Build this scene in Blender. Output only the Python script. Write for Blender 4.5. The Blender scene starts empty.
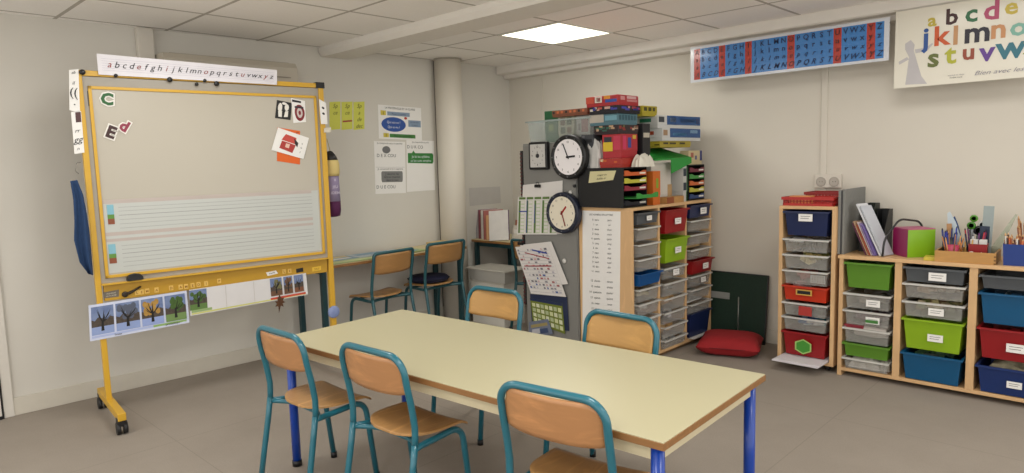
import bpy, bmesh, math, random
from mathutils import Vector, Matrix
random.seed(7)
PI = math.pi
COL = bpy.context.scene.collection

# ------------------------------------------------------------------ camera
FPX, CU, CV, CH = 681.05, 512.0, 236.5, 1.5
_r0 = Vector((0.72000, -0.05300, 0.69200)).normalized()
_r2 = Vector((-0.029, 0.994, 0.106)); _r2 = (_r2 - _r0 * _r2.dot(_r0)).normalized()
_r1 = _r2.cross(_r0)
RM = Matrix((_r0, _r1, _r2))
CAM = Vector((0, 0, CH))
cd = bpy.data.cameras.new('camera'); cam = bpy.data.objects.new('camera', cd); COL.objects.link(cam)
cd.sensor_width = 36; cd.lens = FPX * 36 / 1024; cd.clip_start = .05
cam.matrix_world = Matrix.Translation(CAM) @ RM.to_4x4()
bpy.context.scene.camera = cam

def ray(u, v): return RM @ Vector((u - CU, -(v - CV), -FPX))
def ux(u, v, x): r = ray(u, v); return CAM + r * (x / r.x)
def uy(u, v, y): r = ray(u, v); return CAM + r * (y / r.y)
def uz(u, v, z): r = ray(u, v); return CAM + r * ((z - CH) / r.z)

class Frame:
    """a vertical plane in the room: local x to the right, z up, -y towards the viewer"""
    def __init__(s, x, y, rz, z=0):
        s.o = Vector((x, y, z)); s.rz = rz
        s.m = Matrix.Translation(s.o) @ Matrix.Rotation(rz, 4, 'Z'); s.i = s.m.inverted()
    def px(s, u, v, y=0.0):
        a = s.i @ CAM; d = (s.i.to_3x3() @ ray(u, v)); p = a + d * ((y - a.y) / d.y)
        return (p.x, p.z)

# ------------------------------------------------------------------ materials
def lin(c):
    if isinstance(c, str):
        c = c.lstrip('#'); c = [int(c[i:i+2], 16) / 255 for i in (0, 2, 4)]
    return tuple(((x + .055) / 1.055) ** 2.4 if x > .04045 else x / 12.92 for x in c) + (1,)
MATS = {}
def nodes(name):
    m = bpy.data.materials.new(name); m.use_nodes = True
    return m, m.node_tree, m.node_tree.nodes['Principled BSDF']
def M(col, rough=.5, kind='plain', var=.06, scale=12, metal=0, alpha=1, coat=0, col2=None, bump=0, emit=0):
    key = (col, rough, kind, var, scale, metal, alpha, coat, col2, bump, emit)
    if key in MATS: return MATS[key]
    m, t, b = nodes('%s_%s' % (kind, str(col).strip('#'))); n = t.nodes; L = t.links.new
    b.inputs['Roughness'].default_value = rough; b.inputs['Metallic'].default_value = metal
    if coat: b.inputs['Coat Weight'].default_value = coat; b.inputs['Coat Roughness'].default_value = .12
    tc = n.new('ShaderNodeTexCoord'); mp = n.new('ShaderNodeMapping'); L(tc.outputs['Object'], mp.inputs[0])
    c = lin(col)
    ramp = n.new('ShaderNodeMix'); ramp.data_type = 'RGBA'
    ramp.inputs[6].default_value = tuple(x * (1 - var) for x in c[:3]) + (1,)
    ramp.inputs[7].default_value = tuple(min(1, x * (1 + var)) for x in c[:3]) + (1,) if not col2 else lin(col2)
    if kind == 'wood':
        mp.inputs['Scale'].default_value = (1.2, 7, 7) if scale == 12 else (7, 7, 1.2) if scale == 13 else (7, 1.2, 7)
        nz = n.new('ShaderNodeTexNoise'); nz.inputs['Scale'].default_value = 2.2; nz.inputs['Detail'].default_value = 4; nz.inputs['Distortion'].default_value = 1.2
        L(mp.outputs[0], nz.inputs[0])
        w = n.new('ShaderNodeMath'); w.operation = 'MULTIPLY'; w.inputs[1].default_value = 9; L(nz.outputs[0], w.inputs[0])
        s = n.new('ShaderNodeMath'); s.operation = 'SINE'; L(w.outputs[0], s.inputs[0])
        a = n.new('ShaderNodeMath'); a.operation = 'MULTIPLY_ADD'; a.inputs[1].default_value = .5; a.inputs[2].default_value = .5; L(s.outputs[0], a.inputs[0])
        L(a.outputs[0], ramp.inputs[0])
    else:
        nz = n.new('ShaderNodeTexNoise'); nz.inputs['Scale'].default_value = scale; nz.inputs['Detail'].default_value = 5
        L(mp.outputs[0], nz.inputs[0]); L(nz.outputs[0], ramp.inputs[0])
    L(ramp.outputs[2], b.inputs['Base Color'])
    if bump:
        bp = n.new('ShaderNodeBump'); bp.inputs['Strength'].default_value = bump; bp.inputs['Distance'].default_value = .01
        L(nz.outputs[0], bp.inputs['Height']); L(bp.outputs[0], b.inputs['Normal'])
    if emit:
        b.inputs['Emission Color'].default_value = c; b.inputs['Emission Strength'].default_value = emit
    if alpha < 1:
        tr = n.new('ShaderNodeBsdfTransparent'); tr.inputs[0].default_value = (.95, .95, .95, 1) if alpha < .6 else tuple(.4 + .6 * x for x in c[:3]) + (1,)
        mx = n.new('ShaderNodeMixShader'); mx.inputs[0].default_value = alpha
        L(tr.outputs[0], mx.inputs[1]); L(b.outputs[0], mx.inputs[2]); L(mx.outputs[0], n['Material Output'].inputs[0])
    MATS[key] = m; return m

WHITE = M('#e4e0d8', .55); PAPER = M('#e9e7e3', .7, var=.02); INK = M('#26262a', .7); BLACK = M('#121214', .45)
TEAL = M('#1b6474', .28, var=.03, coat=.4); TEALB = M('#1d5058', .35, var=.05, coat=.2); TEALD = M('#143c42', .4); BLUEL = M('#0a3ea0', .3, var=.03, coat=.3)
BIRCH = M('#d8b080', .5, 'wood', var=.08, scale=13); BIRCHX = M('#d8b080', .5, 'wood', var=.08)
SEATW = M('#bf9059', .42, 'wood', var=.2, scale=14, coat=.15); BACKW = M('#bd8757', .42, 'wood', var=.2, scale=12, coat=.15); BACKF = M('#c79a5c', .45, 'wood', var=.12, scale=12)
YEL = M('#cda02a', .4, var=.04, coat=.1)

# ------------------------------------------------------------------ mesh builder
class MB:
    def __init__(s, *mats): s.b = bmesh.new(); s.m = list(mats); s.cur = 0
    def use(s, mat):
        if mat not in s.m: s.m.append(mat)
        s.cur = s.m.index(mat); return s
    def _face(s, vs):
        try: f = s.b.faces.new(vs); f.material_index = s.cur; return f
        except ValueError: return None
    def poly(s, pts): return s._face([s.b.verts.new(p) for p in pts])
    def box(s, x0, x1, y0, y1, z0, z1, bev=0, T=None):
        vs = [s.b.verts.new((x, y, z)) for x in (x0, x1) for y in (y0, y1) for z in (z0, z1)]
        fs = [s._face([vs[i] for i in q]) for q in ((0, 1, 3, 2), (4, 6, 7, 5), (0, 4, 5, 1), (2, 3, 7, 6), (0, 2, 6, 4), (1, 5, 7, 3))]
        if bev:
            es = list({e for f in fs for e in f.edges})
            r = bmesh.ops.bevel(s.b, geom=es, offset=bev, segments=2, affect='EDGES', profile=.6, clamp_overlap=True)
            for f in r['faces']: f.material_index = s.cur
            vs = list({v for f in r['faces'] for v in f.verts} | {v for v in vs if v.is_valid})
        if T is not None:
            for v in vs: v.co = T @ v.co
        return s
    def slab(s, pts, n, th):
        """extrude a polygon (3d points) by th along n, both sides closed"""
        n = Vector(n); a = [s.b.verts.new(Vector(p)) for p in pts]; b = [s.b.verts.new(Vector(p) + n * th) for p in pts]
        s._face(a[::-1]); s._face(b); k = len(a)
        for i in range(k): s._face([a[i], a[(i+1) % k], b[(i+1) % k], b[i]])
        return s
    def tube(s, pts, r, seg=10, closed=False, caps=True):
        pts = [Vector(p) for p in pts]; k = len(pts); rs = r if isinstance(r, (list, tuple)) else [r] * k
        t0 = (pts[1] - pts[0]).normalized(); up = Vector((0, 0, 1)) if abs(t0.z) < .9 else Vector((1, 0, 0))
        nrm = t0.cross(up).normalized(); rings = []
        for i, p in enumerate(pts):
            if closed: t = (pts[(i+1) % k] - pts[i-1]).normalized()
            else: t = (pts[min(i+1, k-1)] - pts[max(i-1, 0)]).normalized()
            nrm = (nrm - t * nrm.dot(t)).normalized(); bn = t.cross(nrm)
            rings.append([s.b.verts.new(p + (nrm * math.cos(a) + bn * math.sin(a)) * rs[i]) for a in [2 * PI * j / seg for j in range(seg)]])
        for i in range(k if closed else k - 1):
            A, B = rings[i], rings[(i+1) % k]
            for j in range(seg):
                f = s._face([A[j], A[(j+1) % seg], B[(j+1) % seg], B[j]])
                if f: f.smooth = True
        if caps and not closed: s._face(rings[0][::-1]); s._face(rings[-1])
        return s
    def cyl(s, c, r, h, axis='z', seg=24, r2=None):
        d = {'x': Vector((1, 0, 0)), 'y': Vector((0, 1, 0)), 'z': Vector((0, 0, 1))}[axis]
        return s.tube([Vector(c), Vector(c) + d * h], [r, r if r2 is None else r2], seg)
    def lathe(s, prof, c=(0, 0, 0), seg=28, axis='z'):
        c = Vector(c); rings = []
        for r, z in prof:
            ring = []
            for j in range(seg):
                a = 2 * PI * j / seg
                v = (r * math.cos(a), r * math.sin(a), z)
                if axis == 'y': v = (v[0], z, v[1])
                ring.append(s.b.verts.new(c + Vector(v)))
            rings.append(ring)
        for A, B in zip(rings, rings[1:]):
            for j in range(seg):
                f = s._face([A[j], A[(j+1) % seg], B[(j+1) % seg], B[j]])
                if f: f.smooth = True
        if prof[0][0] > 1e-6: s._face(rings[0][::-1])
        if prof[-1][0] > 1e-6: s._face(rings[-1])
        return s
    def grid(s, fn, nu, nv, th=None, smooth=True):
        """fn(i/nu, j/nv) -> point; th = offset vector for a closed thin sheet"""
        V = [[s.b.verts.new(fn(i / nu, j / nv)) for j in range(nv + 1)] for i in range(nu + 1)]
        def fill(V, flip):
            for i in range(nu):
                for j in range(nv):
                    q = [V[i][j], V[i+1][j], V[i+1][j+1], V[i][j+1]]
                    f = s._face(q[::-1] if flip else q)
                    if f: f.smooth = smooth
        fill(V, False)
        if th is not None:
            th = Vector(th); W = [[s.b.verts.new(v.co + th) for v in row] for row in V]; fill(W, True)
            bd = [(i, 0) for i in range(nu)] + [(nu, j) for j in range(nv)] + [(i, nv) for i in range(nu, 0, -1)] + [(0, j) for j in range(nv, 0, -1)]
            for a, b in zip(bd, bd[1:] + bd[:1]):
                s._face([V[a[0]][a[1]], V[b[0]][b[1]], W[b[0]][b[1]], W[a[0]][a[1]]])
        return s
    def text(s, body, fn, size=1.0, shear=0, bold=0):
        """glyph outlines as faces; fn maps (x, y) of the text to a 3d point"""
        c = bpy.data.curves.new('t', 'FONT'); c.body = body; c.resolution_u = 2; c.size = size; c.shear = shear; c.offset = bold
        c.align_x = 'CENTER'; o = bpy.data.objects.new('t', c); me = o.to_mesh()
        vs = [s.b.verts.new(fn(v.co.x, v.co.y)) for v in me.vertices]
        for p in me.polygons: s._face([vs[i] for i in p.vertices])
        o.to_mesh_clear(); bpy.data.objects.remove(o); bpy.data.curves.remove(c); return s
    def xf(s, m):
        bmesh.ops.transform(s.b, matrix=m, verts=s.b.verts); return s
    def build(s, name, parent=None, loc=None, rz=0, smooth=None):
        bmesh.ops.recalc_face_normals(s.b, faces=s.b.faces)
        me = bpy.data.meshes.new(name); s.b.to_mesh(me); s.b.free()
        for m in s.m: me.materials.append(m)
        o = bpy.data.objects.new(name, me); COL.objects.link(o)
        if parent: o.parent = parent
        if loc is not None: o.location = loc
        o.rotation_euler = (0, 0, rz)
        return o

def tag(o, label=None, cat=None, group=None, kind=None):
    for k, v in (('label', label), ('category', cat), ('group', group), ('kind', kind)):
        if v: o[k] = v
    return o
def thing(name, label, cat, loc=(0, 0, 0), rz=0, group=None, rx=0, ry=0):
    o = bpy.data.objects.new(name, None); COL.objects.link(o); o.location = loc; o.rotation_euler = (rx, ry, rz)
    o.empty_display_size = .1
    return tag(o, label, cat, group)
def struct(o, label=None): o['kind'] = 'structure'; return tag(o, label) if label else o
def copy_tree(o, parent=None):
    c = o.copy(); COL.objects.link(c); c.parent = parent
    for ch in list(o.children): copy_tree(ch, c)
    return c
def fillet(pts, r, n=6):
    pts = [Vector(p) for p in pts]; out = [pts[0]]
    for a, b, c in zip(pts, pts[1:], pts[2:]):
        d1, d2 = (a - b), (c - b); k = min(r, d1.length * .48, d2.length * .48)
        p, q = b + d1.normalized() * k, b + d2.normalized() * k
        for i in range(n + 1):
            t = i / n; out.append((1-t)**2 * p + 2*t*(1-t) * b + t*t * q)
    out.append(pts[-1]); return out

# flat sheets (posters, notes, photographs) on a frame; corners as tl, tr, br, bl in local (x, z)
def sheet(name, label, cat, fr, corners, y=-.002, mat=None, group=None, decor=(), th=.0015, px=True, curl=0):
    cs = [fr.px(u, v, y) for u, v in corners] if px else corners
    tl, tr, br, bl = [Vector((c[0], 0, c[1])) for c in cs]
    base = bl.copy(); org = fr.m @ Vector((bl.x, y, bl.z))
    tl, tr, br, bl = tl - base, tr - base, br - base, bl - base
    W = ((tr - tl).length + (br - bl).length) / 2; Hh = ((tl - bl).length + (tr - br).length) / 2
    def mp(s_, t_, dy=0): p = (bl * (1-s_) + br * s_) * (1-t_) + (tl * (1-s_) + tr * s_) * t_; return Vector((p.x, -dy + curl * math.sin(PI * s_ * 2) , p.z))
    mb = MB(mat or PAPER)
    if curl: mb.grid(lambda i, j: mp(i, j), 10, 4, (0, th, 0))
    else: mb.slab([bl, br, tr, tl], (0, 1, 0), th)
    o = mb.build(name, loc=org, rz=fr.rz); tag(o, label, cat, group)
    pr, tx = MB(), MB(); np_, nt = 0, 0
    for k, d in enumerate(decor):
        if d[0] == 'r':
            _, s0, s1, t0, t1, m = d; pr.use(m); dy = .0008 + k * .00004
            n = max(1, int((s1 - s0) * 10)) if curl else 1
            for q in range(n):
                a, b = s0 + (s1-s0)*q/n, s0 + (s1-s0)*(q+1)/n
                pr.poly([mp(a, t0, dy), mp(b, t0, dy), mp(b, t1, dy), mp(a, t1, dy)])
            np_ += 1
        elif d[0] == 'e':
            _, sc, tc, rs, rt, m = d; pr.use(m); dy = .0008 + k * .00004
            pr.poly([mp(sc + rs * math.cos(2*PI*i/20), tc + rt * math.sin(2*PI*i/20), dy) for i in range(20)]); np_ += 1
        elif d[0] == 'p':
            _, pts, m = d; pr.use(m); dy = .0008 + k * .00004
            pr.poly([mp(a, b, dy) for a, b in pts]); np_ += 1
        elif d[0] == 't':
            _, body, sc, tc, h, m = d[:6]; shear = d[6] if len(d) > 6 else 0; wd = d[7] if len(d) > 7 else 1; bold = d[8] if len(d) > 8 else 0
            tx.use(m); dy = .0016 + k * .00004
            tx.text(body, lambda x, yy: mp(sc + x * h * wd / W * Hh, tc + yy * h, dy), 1.35, shear, bold); nt += 1
    if np_: pr.build('printed_design', o)
    if nt: tx.build('lettering', o)
    return o

# ------------------------------------------------------------------ room
LWZ = PI/2 - .0239
LW = Frame(-5.166, 3, LWZ); RW = Frame(0, 5.30, 0)
ZC = 2.508
# floor: grey speckled vinyl with faint seams
fm, t, b = nodes('vinyl_floor'); n = t.nodes; L = t.links.new
tc = n.new('ShaderNodeTexCoord'); nz = n.new('ShaderNodeTexNoise'); nz.inputs['Scale'].default_value = 2.5; nz.inputs['Detail'].default_value = 8; nz.inputs['Roughness'].default_value = .7
n2 = n.new('ShaderNodeTexNoise'); n2.inputs['Scale'].default_value = 160; n2.inputs['Detail'].default_value = 3
mx = n.new('ShaderNodeMix'); mx.data_type = 'RGBA'; mx.inputs[6].default_value = lin('#7d746a'); mx.inputs[7].default_value = lin('#a1978b')
ad = n.new('ShaderNodeMath'); ad.operation = 'MULTIPLY_ADD'; ad.inputs[1].default_value = .5
h2 = n.new('ShaderNodeMath'); h2.operation = 'MULTIPLY'; h2.inputs[1].default_value = .5
L(tc.outputs['Object'], nz.inputs[0]); L(tc.outputs['Object'], n2.inputs[0]); L(nz.outputs[0], ad.inputs[0]); L(n2.outputs[0], h2.inputs[0]); L(h2.outputs[0], ad.inputs[2]); L(ad.outputs[0], mx.inputs[0])
br = n.new('ShaderNodeTexBrick'); br.offset = 0; br.inputs['Scale'].default_value = 1; br.inputs['Brick Width'].default_value = 1.32; br.inputs['Row Height'].default_value = 1.32; br.inputs['Mortar Size'].default_value = .003
br.inputs['Color1'].default_value = br.inputs['Color2'].default_value = (1, 1, 1, 1); br.inputs['Mortar'].default_value = (.85, .85, .85, 1)
L(tc.outputs['Object'], br.inputs[0]); mu = n.new('ShaderNodeMix'); mu.data_type = 'RGBA'; mu.blend_type = 'MULTIPLY'; mu.inputs[0].default_value = 1
L(mx.outputs[2], mu.inputs[6]); L(br.outputs[0], mu.inputs[7]); L(mu.outputs[2], b.inputs['Base Color']); b.inputs['Roughness'].default_value = 1.65
struct(MB(fm).box(-5.6, 2.2, -1.6, 5.6, -.1, 0).build('floor'))

wallm = M('#cfc9bd', .75, var=.025, scale=3, bump=.02)
walll = M('#cfcbc2', .8, var=.03, scale=2.5, bump=.02)
def lw(x): return LW.m @ Vector(x)
mb = MB(walll).box(-4.5, 2.36, 0, .14, 0, 2.6); mb.build('wall_left', loc=LW.o, rz=LWZ)['kind'] = 'structure'
struct(MB(wallm).box(-5.3, 2.2, 5.30, 5.44, 0, 2.6).build('wall_right'))
# vertical joint covers on the walls
sp = uy(825, 75, 5.29)
struct(MB(wallm).box(sp.x - .022, sp.x + .022, 5.288, 5.2995, 0, 2.37, .003).build('trim_1'))
sq = RW.px(542, 100)[0]
struct(MB(wallm).box(sq - .012, sq + .012, 5.291, 5.2995, 0, 2.37, .003).build('trim_2'))
# baseboards
bz = .115
o = MB(M('#c9c3b6', .6)).box(LW.px(14, 414)[0], 2.3, -.014, -.0005, 0, bz, .004).build('baseboard_left', loc=LW.o, rz=LWZ); struct(o)
struct(MB(M('#c9c3b6', .6)).box(-5.1, 2.0, 5.286, 5.2995, 0, bz, .004).build('baseboard_right'))
# round column by the left wall
cp = ux(450.3, 140, -5.02); colm = M('#d3ccbf', .6, var=.02, scale=4)
struct(MB(colm).cyl((cp.x, cp.y, 0), .128, ZC - .001, seg=48).build('column'))
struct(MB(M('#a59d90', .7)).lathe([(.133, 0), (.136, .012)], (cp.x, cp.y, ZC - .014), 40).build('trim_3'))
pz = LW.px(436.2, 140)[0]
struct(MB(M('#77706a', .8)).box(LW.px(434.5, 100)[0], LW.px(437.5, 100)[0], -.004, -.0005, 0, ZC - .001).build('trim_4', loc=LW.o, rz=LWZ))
# ceiling of square tiles
cm, t, b = nodes('ceiling_tiles'); n = t.nodes; L = t.links.new
tc = n.new('ShaderNodeTexCoord'); sx = n.new('ShaderNodeSeparateXYZ'); L(tc.outputs['Object'], sx.inputs[0])
def gridline(out, pitch, off, wd=.012):
    a = n.new('ShaderNodeMath'); a.operation = 'SUBTRACT'; a.inputs[1].default_value = off; L(out, a.inputs[0])
    d = n.new('ShaderNodeMath'); d.operation = 'DIVIDE'; d.inputs[1].default_value = pitch; L(a.outputs[0], d.inputs[0])
    f = n.new('ShaderNodeMath'); f.operation = 'FRACT'; L(d.outputs[0], f.inputs[0])
    s = n.new('ShaderNodeMath'); s.operation = 'SUBTRACT'; s.inputs[1].default_value = .5; L(f.outputs[0], s.inputs[0])
    ab = n.new('ShaderNodeMath'); ab.operation = 'ABSOLUTE'; L(s.outputs[0], ab.inputs[0])
    g = n.new('ShaderNodeMath'); g.operation = 'GREATER_THAN'; g.inputs[1].default_value = .5 - wd / pitch; L(ab.outputs[0], g.inputs[0]); return g
g1 = gridline(sx.outputs[0], .628, -3.875); g2 = gridline(sx.outputs[1], .667, 2.552)
mxx = n.new('ShaderNodeMath'); mxx.operation = 'MAXIMUM'; L(g1.outputs[0], mxx.inputs[0]); L(g2.outputs[0], mxx.inputs[1])
nz = n.new('ShaderNodeTexNoise'); nz.inputs['Scale'].default_value = 90; nz.inputs['Detail'].default_value = 4; L(tc.outputs['Object'], nz.inputs[0])
c0 = n.new('ShaderNodeMix'); c0.data_type = 'RGBA'; c0.inputs[6].default_value = lin('#efebe6'); c0.inputs[7].default_value = lin('#faf7f3'); L(nz.outputs[0], c0.inputs[0])
c1 = n.new('ShaderNodeMix'); c1.data_type = 'RGBA'; c1.inputs[7].default_value = lin('#b5afa6'); L(mxx.outputs[0], c1.inputs[0]); L(c0.outputs[2], c1.inputs[6])
L(c1.outputs[2], b.inputs['Base Color']); b.inputs['Roughness'].default_value = .85
bp = n.new('ShaderNodeBump'); bp.inputs['Strength'].default_value = .15; bp.inputs['Distance'].default_value = .004; L(nz.outputs[0], bp.inputs['Height']); L(bp.outputs[0], b.inputs['Normal'])
struct(MB(cm).box(-5.6, 2.2, -1.6, 5.6, ZC, ZC + .08).build('ceiling'))
# boxed beam across the ceiling and duct along the right wall
bm_ = M('#dfdad2', .6, var=.02)
mb = MB(bm_); mb.slab([(-5.155, 3.075, ZC - .001), (-5.155, 3.075, ZC - .04), (-5.155, 3.10, ZC - .075), (-5.155, 3.36, ZC - .075), (-5.155, 3.40, ZC - .03), (-5.155, 3.40, ZC - .001)], (1, 0, 0), 7.2)
struct(mb.build('beam'))
mb = MB(bm_); prof = [(5.298, ZC - .001), (5.10, ZC - .001), (5.10, ZC - .075), (5.115, ZC - .085), (5.20, ZC - .085), (5.215, ZC - .12), (5.298, ZC - .125)]
mb.slab([(-5.10, y, z) for y, z in prof], (1, 0, 0), 7.1); struct(mb.build('trim_5'))
# door at the far left: frame, leaf edge
dx = LW.px(14.5, 414)[0]
o = MB(M('#d2cdc4', .5)).box(dx - .055, dx, -.02, -.0005, 0, 2.15, .004).build('trim_6', loc=LW.o, rz=LWZ); struct(o)
d = bpy.data.objects.new('door_1', None); COL.objects.link(d); d.location = LW.o; d.rotation_euler = (0, 0, LWZ); struct(d)
MB(M('#cfcbc3', .5)).box(dx - .95, dx - .066, -.03, -.0005, .02, 2.12, .003).build('door_leaf', d)
MB(BLACK).box(dx - .066, dx - .0555, -.026, -.0005, .0, .42).box(dx - .95, dx - .067, -.034, -.0005, .0, .02).build('door_seal', d)
MB(M('#888888', .3, metal=.8)).tube(fillet([(dx - .16, -.03, 1.05), (dx - .16, -.08, 1.05), (dx - .28, -.08, 1.05)], .02), .009).build('door_handle', d)

# vertical pipe casing and the long wall unit behind the board
pc = LW.px(135, 40), LW.px(151, 40)
struct(MB(M('#cbc5ba', .6)).box(pc[0][0], pc[1][0], -.06, -.0005, 1.0, ZC - .002, .006).build('trim_7', loc=LW.o, rz=LWZ))
a0 = LW.px(163, 45, -.2); a1 = LW.px(297, 62, -.2)
ac = thing('air_conditioner', 'beige wall-mounted air conditioner high behind the whiteboard', 'air conditioner', LW.m @ Vector((a0[0], 0, 2.02)), LWZ)
w_ = a1[0] - a0[0]; acm = M('#b9b1a2', .5, var=.03)
MB(acm).slab([(0, -.001, 0), (0, -.14, 0), (0, -.2, .06), (0, -.2, .27), (0, -.17, .31), (0, -.001, .31)], (1, 0, 0), w_).build('casing', ac)
MB(M('#8d867a', .6)).box(.06, w_ - .06, -.203, -.2, .19, .20).box(.06, w_ - .06, -.203, -.2, .10, .105).build('grille', ac)
MB(M('#a69e90', .5)).box(.05, w_ - .05, -.165, -.1, .305, .314).build('top_vent', ac)

# ceiling light panel
def panel(x0, y0, lab):
    t_ = thing('ceiling_light', lab, 'light', (x0 + .314, y0 + .333, ZC), 0)
    MB(M('#dcdcd4', .4)).box(-.314, -.292, -.333, .333, -.006, -.0005).box(.292, .314, -.333, .333, -.006, -.0005).box(-.292, .292, -.333, -.311, -.006, -.0005).box(-.292, .292, .311, .333, -.006, -.0005).build('frame', t_)
    MB(M('#fffde4', .6, var=.0, emit=LIGHT_EMIT)).box(-.292, .292, -.311, .311, -.005, -.0006).build('diffuser', t_)
LIGHT_EMIT = 3.0
panel(-3.859, 3.887, 'square recessed ceiling panel light, switched on')
def area(x, y, p, s=.6):
    l = bpy.data.lights.new('panel_lamp', 'AREA'); l.energy = p; l.size = s; l.color = (1, .985, .95); l.shape = 'SQUARE'
    o = bpy.data.objects.new('panel_lamp', l); COL.objects.link(o); o.location = (x, y, ZC - .012); return o
PW = 18.5
for x, y, k in ((-3.545, 4.22, .7), (-1.04, 4.0, .55), (-3.55, 1.55, .9), (-1.04, 1.55, 1.2), (1.2, 1.6, 1), (1.0, 3.9, .8), (-1.1, -.6, 1.2), (-3.6, -.7, .8)): area(x, y, PW * k)
bpy.context.scene.view_settings.view_transform = 'Standard'
w = bpy.data.worlds.new('world'); bpy.context.scene.world = w; w.use_nodes = True
w.node_tree.nodes['Background'].inputs[0].default_value = (1, .975, .925, 1); w.node_tree.nodes['Background'].inputs[1].default_value = 1.65

# ------------------------------------------------------------------ the big table
TA = .0583; TW, TD, TZ = 2.1453, .8162, .665
tb = thing('classroom_table', 'long cream-topped rectangular table on round blue legs in the room centre', 'table', (-3.1792, 1.5652, 0), TA)
LAM = M('#b6af8e', .36, var=.02, scale=3); EDGE = M('#94683a', .5, 'wood', var=.16)
MB(LAM).box(.002, TW - .002, .002, TD - .002, TZ - .003, TZ, .001).build('tabletop', tb)
MB(EDGE).box(0, TW, 0, TD, TZ - .026, TZ - .003, .002).build('edge_band', tb)
ap = MB(M('#c9bd9d', .5)); a = .035
ap.box(a, TW - a, a, a + .02, TZ - .078, TZ - .026).box(a, TW - a, TD - a - .02, TD - a, TZ - .078, TZ - .026).box(a, a + .02, a, TD - a, TZ - .078, TZ - .026).box(TW - a - .02, TW - a, a, TD - a, TZ - .078, TZ - .026)
ap.build('apron', tb)
for x in (.045, TW - .045):
    for y in (.045, TD - .045):
        lg = MB(BLUEL).cyl((x, y, .012), .0215, TZ - .040, seg=20).build('leg', tb)
        MB(BLACK).cyl((x, y, 0), .024, .03, seg=20).build('foot_cap', lg)

# ------------------------------------------------------------------ chairs
def prof_y(z):
    P = [(.40, -.19), (.47, -.185), (.56, -.197), (.66, -.218), (.79, -.238)]
    for (z0, y0), (z1, y1) in zip(P, P[1:]):
        if z <= z1: t = (z - z0) / (z1 - z0); return y0 + (y1 - y0) * t
    return P[-1][1]
def make_chair(label, backmat, X=.204, r=.0138, TOP=.770, CR=.075, BB=.605):
    c = thing('school_chair', label, 'chair')
    side = lambda s: [(s * X, prof_y(z), z) for z in (.40, .44, .48, .53, .58, .63, .66)]; BW = X - .014
    corner = []
    for i in range(9):
        a = PI/2 * i / 8; corner.append((X - CR + CR * math.cos(a), TOP - CR + CR * math.sin(a)))
    pts = side(-1) + [(-x, prof_y(z), z) for x, z in corner] + [(x, prof_y(z), z) for x, z in corner[::-1]] + side(1)[::-1]
    MB(TEAL).tube(pts, r, 12).build('back_frame', c)
    for s in (-1, 1):
        l = MB(TEAL).tube([(s * X, -.19, .41), (s * X, -.205, .32), (s * (X + .004), -.235, .16), (s * (X + .006), -.262, .012)], r, 12).build('leg', c)
        MB(BLACK).cyl((s * (X + .006), -.264, 0), .016, .03, seg=12).build('foot_cap', l)
        l = MB(TEAL).tube(fillet([(s * X, -.19, .395), (s * (X - .02), -.13, .388), (s * .184, .085, .400), (s * .188, .130, .012)], .07, 8), r, 12).build('leg', c)
        MB(BLACK).cyl((s * .188, .130, 0), .016, .03, seg=12).build('foot_cap', l)
    MB(TEAL).tube(fillet([(-X, -.188, .39), (-.12, -.12, .385), (.12, -.12, .385), (X, -.188, .39)], .06), .011, 10).build('stretcher', c)
    MB(TEAL).tube([(-.182, .06, .385), (.182, .06, .385)], .009, 8).build('seat_support', c)
    def seat(i, j):
        y = -.178 + .303 * j
        k = max(0, (-y + .0) / .185); hw = .192 * (1 - k ** 3.2) ** .5 if y < .0 else .192
        hw = max(hw, .03)
        if y > .09: hw -= 9 * (y - .09) ** 2
        x = (i * 2 - 1) * hw
        z = .415 + .008 * (abs(x) / .19) ** 2 + .006 * (1 - j) - (.022 * ((y - .07) / .055) ** 2 if y > .07 else 0)
        return (x, y, z)
    MB(SEATW).grid(seat, 16, 24, (0, 0, -.009)).build('seat', c)
    def back(i, j):
        x = (i * 2 - 1) * BW; top = TOP - .01; rr = max(.012, CR - .012)
        ax = abs(x) - (BW - rr)
        if ax > 0: top = TOP - .01 - rr + math.sqrt(max(0, rr * rr - ax * ax))
        bot = BB + .012 * (abs(x) / BW) ** 5
        z = bot + (top - bot) * j
        return (x, prof_y(z) - .030 * (1 - (x / BW) ** 2) + .002, z)
    MB(backmat).grid(back, 20, 8, (0, .008, 0)).build('backrest', c)
    return c
ch0 = make_chair('wooden school chair with teal frame by the corner of the table nearest the whiteboard', BACKW)
ch0.location = (-2.89, 1.665, 0); ch0.rotation_euler = (0, 0, .02)
def chair(x, y, rz, label, sc=1):
    c = copy_tree(ch0); c.location = (x, y, 0); c.rotation_euler = (0, 0, rz); c.scale = (sc,) * 3; c['label'] = label; return c
chair(-2.298, 1.75, .045, 'teal-framed school chair on the near long side, middle of the three')
chair(-1.43, 1.826, .13, 'teal-framed school chair on the near side, closest to the blue front table leg')
ch1 = make_chair('teal-framed school chair on the far side of the table, beside the calendars', BACKF); ch1.location = (-2.80, 2.515, 0); ch1.rotation_euler = (0, 0, PI + .06)
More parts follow.
